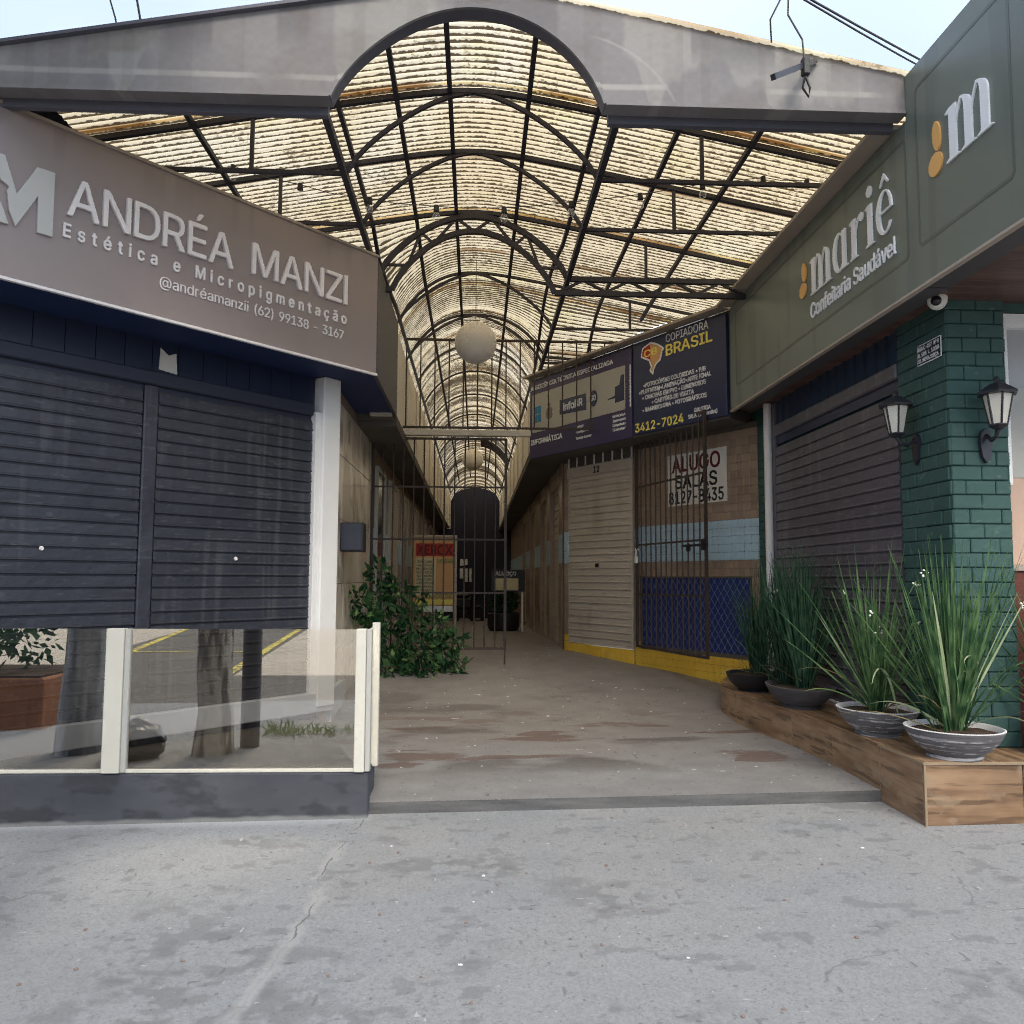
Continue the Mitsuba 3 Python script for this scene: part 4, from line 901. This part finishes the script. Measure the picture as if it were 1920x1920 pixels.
def bowl(cx, cy, rx, ry, z, mat, label, group, rim=True, h=.18):
    k = thing('planter_bowl', label, 'planter', group); s = h / .18
    prof = [(.0, 0), (.55, 0), (.57, .018 * s), (.53, .026 * s), (.56, .03 * s), (.72, .062 * s), (.88, .11 * s), (.98, .165 * s), (1.0, .18 * s), (.965, .184 * s), (.93, .175 * s), (.86, .135 * s), (0, .135 * s)]
    part(k, 'bowl', lathe([(a, b) for a, b in prof[:10]], (cx, cy, z), 40, rx, ry), mat, smooth=35); part(k, 'rim', lathe([(a, b) for a, b in prof[7:12]], (cx, cy, z + .0015), 40, rx * 1.002, ry * 1.002), 'm_bowl_rim' if rim else mat, smooth=35)
    an = np.linspace(0, 2 * np.pi, 30, endpoint=False); rr = np.array([0, .3, .6, .9]); v = [(cx + rx * r * math.cos(a), cy + ry * r * math.sin(a), z + .148 * s + .012 * (meshkit.noise(np.array([r * 9, a * 5, cx])) - .3) + .02 * (1 - r)) for r in rr for a in an]
    f = [[i * 30 + k2, i * 30 + (k2 + 1) % 30, (i + 1) * 30 + (k2 + 1) % 30] for i in range(3) for k2 in range(30)] + [[i * 30 + k2, (i + 1) * 30 + (k2 + 1) % 30, (i + 1) * 30 + k2] for i in range(3) for k2 in range(30)]
    part(k, 'soil', tm(v, f), 'm_soil'); return k


def blade_mesh(base, d0, L, w, droop, n=9, fold=.0, tip=.15, kink=None):
    """One strap leaf: starts along d0 and bends down by droop; returns vertices and faces."""
    p, d, pts = np.array(base, float), np.array(d0, float) / np.linalg.norm(d0), []
    for i in range(n):
        pts.append(p.copy()); p = p + d * L / (n - 1); d = d + np.array([0, 0, -droop * (i / n) ** 1.2 / n * 3])
        if kink is not None and i == kink: d = d + np.array([d[0] * 1.2, d[1] * 1.2, -1.6])
        d /= np.linalg.norm(d)
    pts = np.array(pts); t = np.gradient(pts, axis=0); side = np.cross(t, [0, 0, 1.]); nn = np.linalg.norm(side, axis=1, keepdims=True); a = rng.uniform(0, 6.28)
    side = np.where(nn > 1e-3, side / np.maximum(nn, 1e-6), [math.cos(a), math.sin(a), 0]); rot = rng.uniform(-.9, .9); nrm = np.cross(side, t / np.linalg.norm(t, axis=1, keepdims=True)); side = side * math.cos(rot) + nrm * math.sin(rot)
    s = np.linspace(0, 1, n); ww = w * np.minimum(1, .55 + 1.6 * s) * np.where(s > 1 - tip * 3, np.maximum(.04, (1 - s) / (tip * 3)) ** .7, 1)
    v = np.vstack([pts - side * ww[:, None] / 2, pts + side * ww[:, None] / 2]); f = []
    for i in range(n - 1): f += [[i, i + 1, n + i + 1], [i, n + i + 1, n + i]]
    return v, np.array(f)


def join(vf):
    o, V, Fs = 0, [], []
    for v, f in vf: V.append(v); Fs.append(f + o); o += len(v)
    return tm(np.vstack(V), np.vstack(Fs))


def grass_plant(cx, cy, z, nb, hmin, hmax, spread, mat, label, pale=6, flowers=8, w=.011, ex=1., ey=1.):
    k = thing('strap_leaf_plant', label, 'plant'); bl_ = []
    for i in range(nb):
        r = abs(rng.normal()) * .045; a = rng.uniform(0, 2 * np.pi); tilt = min(abs(rng.normal()) * spread + .03, .95); L = rng.uniform(hmin, hmax) * (1 - .18 * tilt)
        b = (cx + r * math.cos(a) * ex, cy + r * math.sin(a) * ey, z); d = (math.sin(tilt) * math.cos(a) * ex, math.sin(tilt) * math.sin(a) * ey, math.cos(tilt))
        bl_.append(blade_mesh(b, d, L, w * rng.uniform(.7, 1.25), rng.uniform(.0, .45) + rng.uniform(.6, 1.6) * (rng.random() < .12), kink=int(rng.integers(4, 7)) if rng.random() < .07 else None))
    part(k, 'foliage', join(bl_), mat, smooth=False, kind='stuff'); st, fl_ = [], []
    dry = [blade_mesh((cx + rng.normal() * .05, cy + rng.normal() * .05, z), (rng.normal() * ex, rng.normal() * ey, rng.uniform(.5, 1.2)), rng.uniform(.25, .6) * hmax, w * .8, rng.uniform(.8, 2.4)) for i in range(5)]
    part(k, 'dry_foliage', join(dry), 'm_blade_dry', kind='stuff')
    for i in range(flowers):
        a = rng.uniform(0, 2 * np.pi); tilt = rng.uniform(.05, .6); L = rng.uniform(.45, .78) * hmax; d = np.array([math.sin(tilt) * math.cos(a), math.sin(tilt) * math.sin(a), math.cos(tilt)])
        e = np.array([cx, cy, z]) + d * L; st.append(tube([(cx, cy, z), tuple(np.array([cx, cy, z]) + d * L * .5 + [0, 0, .02]), tuple(e)], .0022, 4))
        if rng.random() < .75:
            for q in range(4): c = trimesh.creation.icosphere(1, .0075); c.apply_scale([1, 1, rng.uniform(.5, 1.3)]); c.apply_translation(e + rng.normal(size=3) * .013); fl_.append(c)
    if st: part(k, 'flower_stalk', cat(st), 'm_bush_light', kind='stuff')
    if fl_: part(k, 'flower', cat(fl_), 'm_petal', kind='stuff')
    return k


GB = 'weathered bowls on the tiled bench'
bowl(2.965, 5.09, .285, .285, .466, 'm_bowl', 'weathered round concrete bowl at the street corner of the brown bench', GB)
k1 = grass_plant(2.965, 5.09, .61, 140, .66, 1.34, .31, 'm_blade', 'large bright green strap leaf plant in the front bowl on the bench', flowers=5, w=.0165)
bowl(2.86, 5.86, .27, .30, .466, 'm_bowl', 'weathered concrete bowl standing just behind the front bowl by the shutter', GB)
k2 = grass_plant(2.86, 5.86, .61, 110, .66, 1.32, .37, 'm_blade', 'strap leaf plant with long stray leaves in the second bowl', flowers=4, w=.015)
bowl(2.80, 7.12, .27, .40, .466, 'm_bowl_dark', 'dark boat shaped bowl in the shade at the middle of the bench', GB, rim=False)
k3 = grass_plant(2.82, 7.08, .61, 200, .72, 1.34, .25, 'm_blade_dark', 'tall dark green strap leaf plant in the boat shaped bowl', flowers=2, w=.015)
k4 = grass_plant(2.78, 7.42, .61, 160, .72, 1.3, .24, 'm_blade_dark', 'dark green strap leaf plant at the rear end of the boat shaped bowl', flowers=1, w=.015)
bowl(2.74, 8.15, .26, .30, .455, 'm_pot_black', 'black bowl at the far end of the bench by the yellow tiles', GB, rim=False)
k5 = grass_plant(2.80, 8.18, .60, 130, .7, 1.2, .20, 'm_blade_dark', 'dark thin strap leaf plant in the black bowl at the far end', flowers=2, w=.011)
bowl(3.74, 5.07, .27, .27, .466, 'm_bowl', 'weathered concrete bowl cut by the right edge of the picture', GB)
k6 = grass_plant(3.74, 5.07, .61, 130, .7, 1.3, .38, 'm_blade', 'strap leaf plant in the bowl at the right edge of the picture', flowers=2, w=.015)
# single pale leaves that stand out
P1 = np.array([2.965, 5.09, .615]); P2 = np.array([2.86, 5.86, .615])
for k, b, d, L, w, dr_ in ((k1, P1, (-1.0, -.15, .62), .62, .022, .9), (k1, P1, (.85, -.25, .45), .55, .020, 1.9), (k1, P1, (-.28, -.3, 1), .95, .02, .2), (k1, P1, (.3, -.3, 1), .95, .02, .1), (k1, P1, (.42, -.25, 1), 1.0, .018, .05), (k1, P1 + [.10, -.1, .32], (-.7, -.3, .7), .24, .024, 3.2), (k1, P1 + [.13, -.1, .40], (-.6, -.3, .75), .22, .020, 2.6), (k1, P1 + [.02, -.12, .2], (.2, -.2, .9), .17, .02, .5),
                           (k2, P2, (-.62, -.1, 1), .86, .018, .1), (k2, P2, (-.78, -.2, .75), .72, .016, .1), (k2, P2, (-.35, -.2, 1), 1.0, .016, .05), (k2, P2 + [.05, -.2, .02], (-.35, -.3, 1.), .62, .02, 3.2), (k2, P2, (-.5, -.25, .8), .9, .015, .1), (k2, P2, (-.8, -.1, .45), .6, .014, .9)):
    part(k, 'leaf', tm(*blade_mesh(b, d, L, w, dr_, 14)), 'm_blade_pale' if w >= .018 else 'm_bush_light')
single('fallen_leaf', cat([tm(*blade_mesh((3.36 + .01 * i, 4.86, .105), (math.cos(i * 1.3), math.sin(i * 1.3), .5), .07, .045, 1.5, 6)) for i in range(5)]), 'm_leaf_green', 'small green sprig lying on the pavement at the foot of the bench', 'leaf')

# ------------------------------------------------------------------ bush, poster stand, far pot, globe lamps
def leaf_cloud(centers, radii, n, size, seed, outward=.6):
    r = np.random.default_rng(seed); V, Fs, o = [], [], 0
    ci = r.choice(len(centers), n, p=np.array(radii) ** 2 / np.sum(np.array(radii) ** 2))
    dirs = r.normal(size=(n, 3)); dirs /= np.linalg.norm(dirs, axis=1, keepdims=True); rad = np.array(radii)[ci] * r.uniform(.25, 1, n) ** .5
    p = np.array(centers)[ci] + dirs * rad[:, None]; ax = dirs * outward + r.normal(size=(n, 3)) * .6 + [0, 0, -.15]; ax /= np.linalg.norm(ax, axis=1, keepdims=True)
    sd = np.cross(ax, r.normal(size=(n, 3))); sd /= np.linalg.norm(sd, axis=1, keepdims=True); up = np.cross(sd, ax); L = size * r.uniform(.4, 1.5, n)[:, None]
    vs = [p, p + ax * L * .45 + sd * L * .26 + up * L * .05, p + ax * L * .5 - up * L * .04, p + ax * L * .45 - sd * L * .26 + up * L * .05, p + ax * L]
    v = np.stack(vs, 1).reshape(-1, 3); b = np.arange(n)[:, None] * 5
    return tm(v, np.vstack([b + [0, 1, 2], b + [1, 4, 2], b + [0, 2, 3], b + [2, 4, 3]]))


bu = thing('leafy_bush', 'dark leafy bush growing at the left foot of the iron gate', 'bush')
bc = [(-1.0, 10.35, .72), (-.72, 10.3, .62), (-.40, 10.35, .60), (-.82, 10.35, 1.05), (-.50, 10.4, .95), (-1.15, 10.3, 1.28), (-1.2, 10.35, 1.62), (-1.22, 9.9, .95), (-1.25, 9.5, 1.18), (-1.28, 9.3, 1.30), (-.28, 10.4, .74), (-1.0, 10.2, .50), (-.6, 10.1, .48), (-.95, 10.4, 1.42), (-.22, 10.3, .50), (-.68, 10.45, 1.28)]
br_ = [.26, .25, .18, .18, .17, .18, .15, .18, .15, .13, .15, .22, .18, .13, .12, .10]
part(bu, 'foliage', leaf_cloud(bc, br_, 1250, .11, 3), 'm_bush', kind='stuff'); part(bu, 'foliage', leaf_cloud(bc, [b * 1.15 for b in br_], 260, .075, 8, 1.0), 'm_bush_light', kind='stuff')
part(bu, 'stem', cat([tube([(-.85 + .1 * i, 10.4, .38), (-.85 + .16 * i - .05, 10.38, .8), (c[0], c[1], c[2])], [.014, .010, .006], 5) for i, c in enumerate([bc[0], bc[3], bc[4], bc[2], bc[10]])]), 'm_stem', kind='stuff')
part(bu, 'stem', cat([tube([(-.4, 10.5, .5), (-.22, 10.5, .42), (-.12 + .05 * i, 10.45, .47 + .05 * i)], .006, 4) for i in range(3)]), 'm_stem', kind='stuff')

FP = Frame((0, 15), (1, 0)); po = thing('poster_stand', 'red and yellow advertising poster on a wooden stand behind the gate', 'sign stand')
part(po, 'board', FP.box(-1.135, -.36, 1.06, 2.29, -.03, 0, .006), 'm_print_peach'); part(po, 'frame', FP.mesh(cat([box(-1.15, -.345, 2.29, 2.33, -.03, .02), box(-1.16, -1.13, .95, 2.33, -.03, .02), box(-.385, -.345, .44, 2.29, -.03, .02), box(-.75, -.70, .44, 1.06, -.05, -.02)])), 'm_shutter_cream')
part(po, 'red_band', FP.box(-1.09, -.41, 1.95, 2.18, .001, .004), 'm_print_red'); put_text(FP, po, 'lettering', 'XEROX', -1.07, 1.98, .17, 'm_print_maroon', .64, True, c=.005)
part(po, 'white_field', FP.box(-1.09, -.72, 1.24, 1.92, .001, .004), 'm_print_cream'); put_text(FP, po, 'lettering', 'IMPRESSÃO', -.70, 1.83, .06, 'm_leaf_green', .30, True); put_text(FP, po, 'lettering', 'TEMOS DE', -.98, 1.19, .075, 'm_leaf_green', .55, True)
part(po, 'yellow_strip', FP.box(-1.09, -.40, 1.08, 1.17, .001, .004), 'm_print_yellow'); part(po, 'white_strip', FP.box(-.95, -.41, .95, 1.055, .001, .004), 'm_print_white')
for k in range(9): put_text(FP, po, 'small_print', ('CÓPIAS COLORIDAS', 'PLASTIFICAÇÃO', 'ENCADERNAÇÃO', 'DIGITAÇÃO', 'SCANNER')[k % 5], -1.07, 1.83 - k * .064, .036, 'm_print_black', .30, True, c=.005)
pt = thing('plant_pot', 'large black plant pot with a leafy plant far down the gallery', 'plant pot'); part(pt, 'pot', lathe([(0, .38), (.30, .38), (.36, .50), (.36, .78), (.33, .80), (.31, .74), (0, .72)], (.62, 18.5, 0), 24), 'm_pot_black', smooth=30)
part(pt, 'foliage', leaf_cloud([(.62, 18.5, .95), (.55, 18.5, 1.12), (.75, 18.5, 1.1)], [.3, .22, .22], 380, .12, 5), 'm_bush', kind='stuff')
sb = thing('notice_board', 'cream notice board hanging by the right wall far down the gallery', 'notice board'); part(sb, 'board', box(.33, 1.06, 17.98, 18.0, 1.27, 1.74, .004), 'm_black'); part(sb, 'sheet', box(.40, .92, 17.968, 17.979, 1.30, 1.56), 'm_print_cream'); put_text(Frame((0, 17.967), (1, 0)), sb, 'lettering', 'ALMOÇO', .42, 1.62, .08, 'm_print_white', .45, True, c=.013); part(sb, 'post', box(.99, 1.03, 18.02, 18.06, .38, 1.7), 'm_white_paint')
single('parked_motorcycle', cat([trimesh.creation.torus(.24, .06, major_sections=20, minor_sections=8).apply_transform(trimesh.transformations.rotation_matrix(math.pi / 2, [1, 0, 0])).apply_translation([x, 27, .40]) for x in (-.78, .05)] + [box(-.7, -.1, 26.9, 27.1, .55, .95, .08), box(-.75, -.2, 26.92, 27.08, .95, 1.05, .04), tube([(.05, 27, .4), (-.12, 27, 1.1), (-.12, 26.7, 1.15)], .03), box(-.1, .05, 26.9, 27.1, .85, 1.1, .04)]), 'm_black', 'dark motorcycle parked at the far end of the gallery', 'motorcycle')

for (x, y, z, r, lab) in ((-.027, 9.7, 4.36, .25, 'white paper globe lamp hanging in front of the gate grille'), (-.1, 19.4, 4.35, .25, 'second white globe lamp hanging far down the gallery')):
    gl = thing('globe_lamp', lab, 'lamp'); s = trimesh.creation.icosphere(4, r); s.apply_translation([x, y, z]); part(gl, 'globe', s, 'm_globe', smooth=True); part(gl, 'cord', tube([(x, y, z + r), (x, y, float(roof_z(x, y)) - .03)], .004, 5), 'm_black'); part(gl, 'cap', lathe([(.03, z + r + .012), (.035, z + r - .003), (0, z + r - .003)], (x, y, 0), 12), 'm_black')

slt = thing('string_lights', 'string of bare bulbs strung across under the front truss', 'string lights'); bb = [(-1.95, 4.80), (-1.42, 4.66), (-.87, 4.56), (-.34, 4.51), (.20, 4.51), (.74, 4.57), (1.30, 4.65), (1.81, 4.75), (2.31, 4.82), (2.67, 4.80)]
wr = []
for (xa_, za_), (xb_, zb_) in zip(bb[:-1], bb[1:]): wr += [(xa_, 6.4, za_), ((xa_ * .6 + xb_ * .4), 6.4, (za_ + zb_) / 2 - .012)]
part(slt, 'cable', tube(wr + [(2.67, 6.4, 4.80)], .0035, 5), 'm_black')
for x, z in bb:
    q = uniq(slt + '__bulb'); part(q, 'socket', lathe([(0, z + .005), (.02, z + .005), (.024, z - .045), (0, z - .045)], (x, 6.4, 0), 10), 'm_black'); part(q, 'glass', lathe([(.016, z - .046), (.020, z - .06), (.030, z - .085), (.024, z - .11), (.001, z - .118)], (x, 6.4, 0), 10), 'm_clear_glass', smooth=True)

# wires above the roof
def sag(p, q, s, n=12): return [tuple(np.array(p) * (1 - t) + np.array(q) * t - [0, 0, s * 4 * t * (1 - t)]) for t in np.linspace(0, 1, n)]
single('overhead_cable', tube(sag((3.70, 6.25, 5.70), (-1.9, 1.9, 4.62), .06), .008, 5), 'm_black', 'upper black service cable running from the bakery roof to the street', 'cable')
single('overhead_cable', tube(sag((3.70, 6.25, 5.64), (-2.0, 1.8, 4.75), .10), .007, 5), 'm_black', 'lower black service cable running from the bakery roof to the street', 'cable')
single('service_mast', tube([(3.70, 6.25, 4.44), (3.70, 6.25, 5.78)], .03, 10), 'm_black_iron', 'short steel mast on the bakery roof that takes the service cables', 'mast')
br = thing('cable_bracket', 'steel bracket on the gable front holding hanging wires', 'bracket'); part(br, 'arm', rail([(2.20, 5.09, 4.955), (1.74, 4.62, 4.53)], .03, .035), 'm_black_iron'); part(br, 'insulator', cat([box(2.04, 2.09, 4.90, 4.95, 4.74, 4.86, .01), tube([(2.06, 4.92, 4.74), (2.04, 4.92, 4.66), (2.08, 4.92, 4.60), (2.09, 4.92, 4.66), (2.065, 4.92, 4.73)], .008, 5)]), 'm_black')
part(br, 'wire', tube([(2.06, 4.93, 4.86), (2.06, 4.95, 5.0), (1.99, 5.0, 5.2), (2.0, 5.0, 5.45), (2.03, 5.0, 5.8)], .006, 5), 'm_black'); part(br, 'wire', tube([(1.90, 5.06, 5.05), (1.88, 5.02, 5.18), (2.0, 5.0, 5.42), (1.95, 5.0, 5.8)], .006, 5), 'm_black')
single('roof_wire', tube([(-2.42, 5.4, 5.08), (-2.46, 5.4, 5.3), (-2.56, 5.4, 5.62)], .006, 5), 'm_black', 'thin wire dropping behind the left gable, the left one', 'wire'); single('roof_wire', tube([(-2.26, 5.4, 5.1), (-2.29, 5.4, 5.27), (-2.36, 5.4, 5.62)], .008, 5), 'm_black', 'thicker wire dropping behind the left gable, the right one', 'wire')

# ------------------------------------------------------------------ across the pavement (seen in the mirrored glass)
def tree(key, x, y, r, h, mat, lean, crown, seed):
    rr = np.random.default_rng(seed); n = 14; ts = np.linspace(0, 1, n); path = np.stack([x + lean[0] * ts * h, y + lean[1] * ts * h, -.05 + ts * h], 1)
    path[:, :2] += rr.normal(size=(n, 2)) * .008; rad = r * (1.2 - .4 * ts) * (1 + .03 * rr.normal(size=n)); rad[0] *= 1.12
    part(key, 'trunk', tube(path, rad, 16), mat, smooth=50); top = path[-1]; cs, lim = [], []
    for i in range(7):
        a = i * .9 + rr.uniform(0, .5); e = top + np.array([math.cos(a), math.sin(a), .9]) * crown * rr.uniform(.6, 1.) + np.array([-crown * .5, -crown * .2, 0]); lim.append(tube([top - [0, 0, .2], (top + e) / 2 + [0, 0, .15], e], [r * .5, r * .3, r * .12], 7)); cs.append(e)
    part(key, 'limb', cat(lim), mat, smooth=50); part(key, 'crown', leaf_cloud([tuple(c) for c in cs], [crown * .55] * len(cs), 2600, .16, seed), 'm_tree_leaf', kind='stuff')


t1 = thing('street_tree', 'street tree with pale flaking bark mirrored in the right glass pane', 'tree'); tree(t1, -2.30, 3.3, .135, 5.4, 'm_bark', (0, 0), 1.2, 4)
t2 = thing('street_tree', 'thick grey ridged trunk mirrored in the left glass pane', 'tree'); tree(t2, -3.55, 3.1, .15, 5.6, 'm_bark_grey', (.03, 0), 1.3, 6)
single('utility_pole', tube([(-2.05, 3.05, -.05), (-2.05, 3.05, 7.5)], .085, 14), 'm_black_iron', 'dark utility pole right behind the flaking tree in the mirrored glass', 'pole', smooth=40)
bagm = trimesh.creation.icosphere(3, .23); vv = bagm.vertices; vv = vv * (1 + .35 * (meshkit.fbm(vv * 9, 3, 2)[:, None] - .5)) * [1.05, .9, .85]; vv[:, 2] = np.maximum(vv[:, 2], -.15); top = vv[:, 2] > .12; vv[top, :2] *= .7
bagm = tm(vv + [-2.92, 3.42, .14], bagm.faces); single('rubbish_bag', bagm, 'm_bag', 'black rubbish bag lying by the tree in the mirrored glass', 'bag')
pbx = thing('street_planter', 'rust red planter box with a shrub mirrored at the left edge', 'planter'); part(pbx, 'box', box(-6.3, -4.45, .75, 2.0, -.05, .50, .02), 'm_brickbox'); part(pbx, 'soil', box(-6.25, -4.5, .8, 1.95, .50, .52), 'm_soil'); part(pbx, 'shrub', leaf_cloud([(-5.0, 1.3, .85), (-5.5, 1.3, 1.0), (-5.9, 1.4, .8)], [.3, .4, .35], 420, .12, 11), 'm_bush', kind='stuff')
wd = thing('weeds', 'weeds growing along the pavement around the tree foot', 'weeds', kind='stuff'); scene[wd] = mikit.ply(join([blade_mesh((-2.0 + .9 * rng.random() ** 1.5 - .05, 2.45 + rng.normal() * .12, .02), (rng.normal(), rng.normal(), 1.3), rng.uniform(.05, .16), .014, 1., 6) for i in range(170)]), 'm_bush_light')
single('boundary_wall', box(-22, -7.5, -22.5, -22, -.15, 2.2), 'm_house_wall', 'pale wall far across the street mirrored in the left pane', 'wall')
lt = thing('litter', 'small pebbles and scraps scattered over the pavement', 'litter', kind='stuff'); lv = []
for i in range(90):
    x, y = rng.uniform(-3, 3.4), rng.uniform(2.3, 5.3); s = rng.uniform(.004, .011); c = trimesh.creation.icosphere(0, s); c.apply_scale([1, rng.uniform(.5, 1.4), .6]); c.apply_translation([x, y, float(pave_z(np.array(x), np.array(y))) + s * .3]); lv.append(c)
scene[lt] = mikit.ply(cat(lv), 'm_print_brown')
lt2 = thing('paper_scraps', 'tiny white paper scraps on the pavement and ramp', 'litter', kind='stuff'); lv = []
for i in range(26):
    x, y = rng.uniform(-.5, 2.5), rng.uniform(3.2, 10.); zf = float(pave_z(np.array(x), np.array(y))) if y < 5.5 else float(ramp_z(np.array(x), np.array(y))); s = rng.uniform(.005, .011); c = box(-s, s, -s * .6, s * .6, 0, .003); c.apply_transform(trimesh.transformations.rotation_matrix(rng.uniform(0, 3), [0, 0, 1])); c.apply_translation([x, y, zf + .003]); lv.append(c)
scene[lt2] = mikit.ply(cat(lv), 'm_print_white')
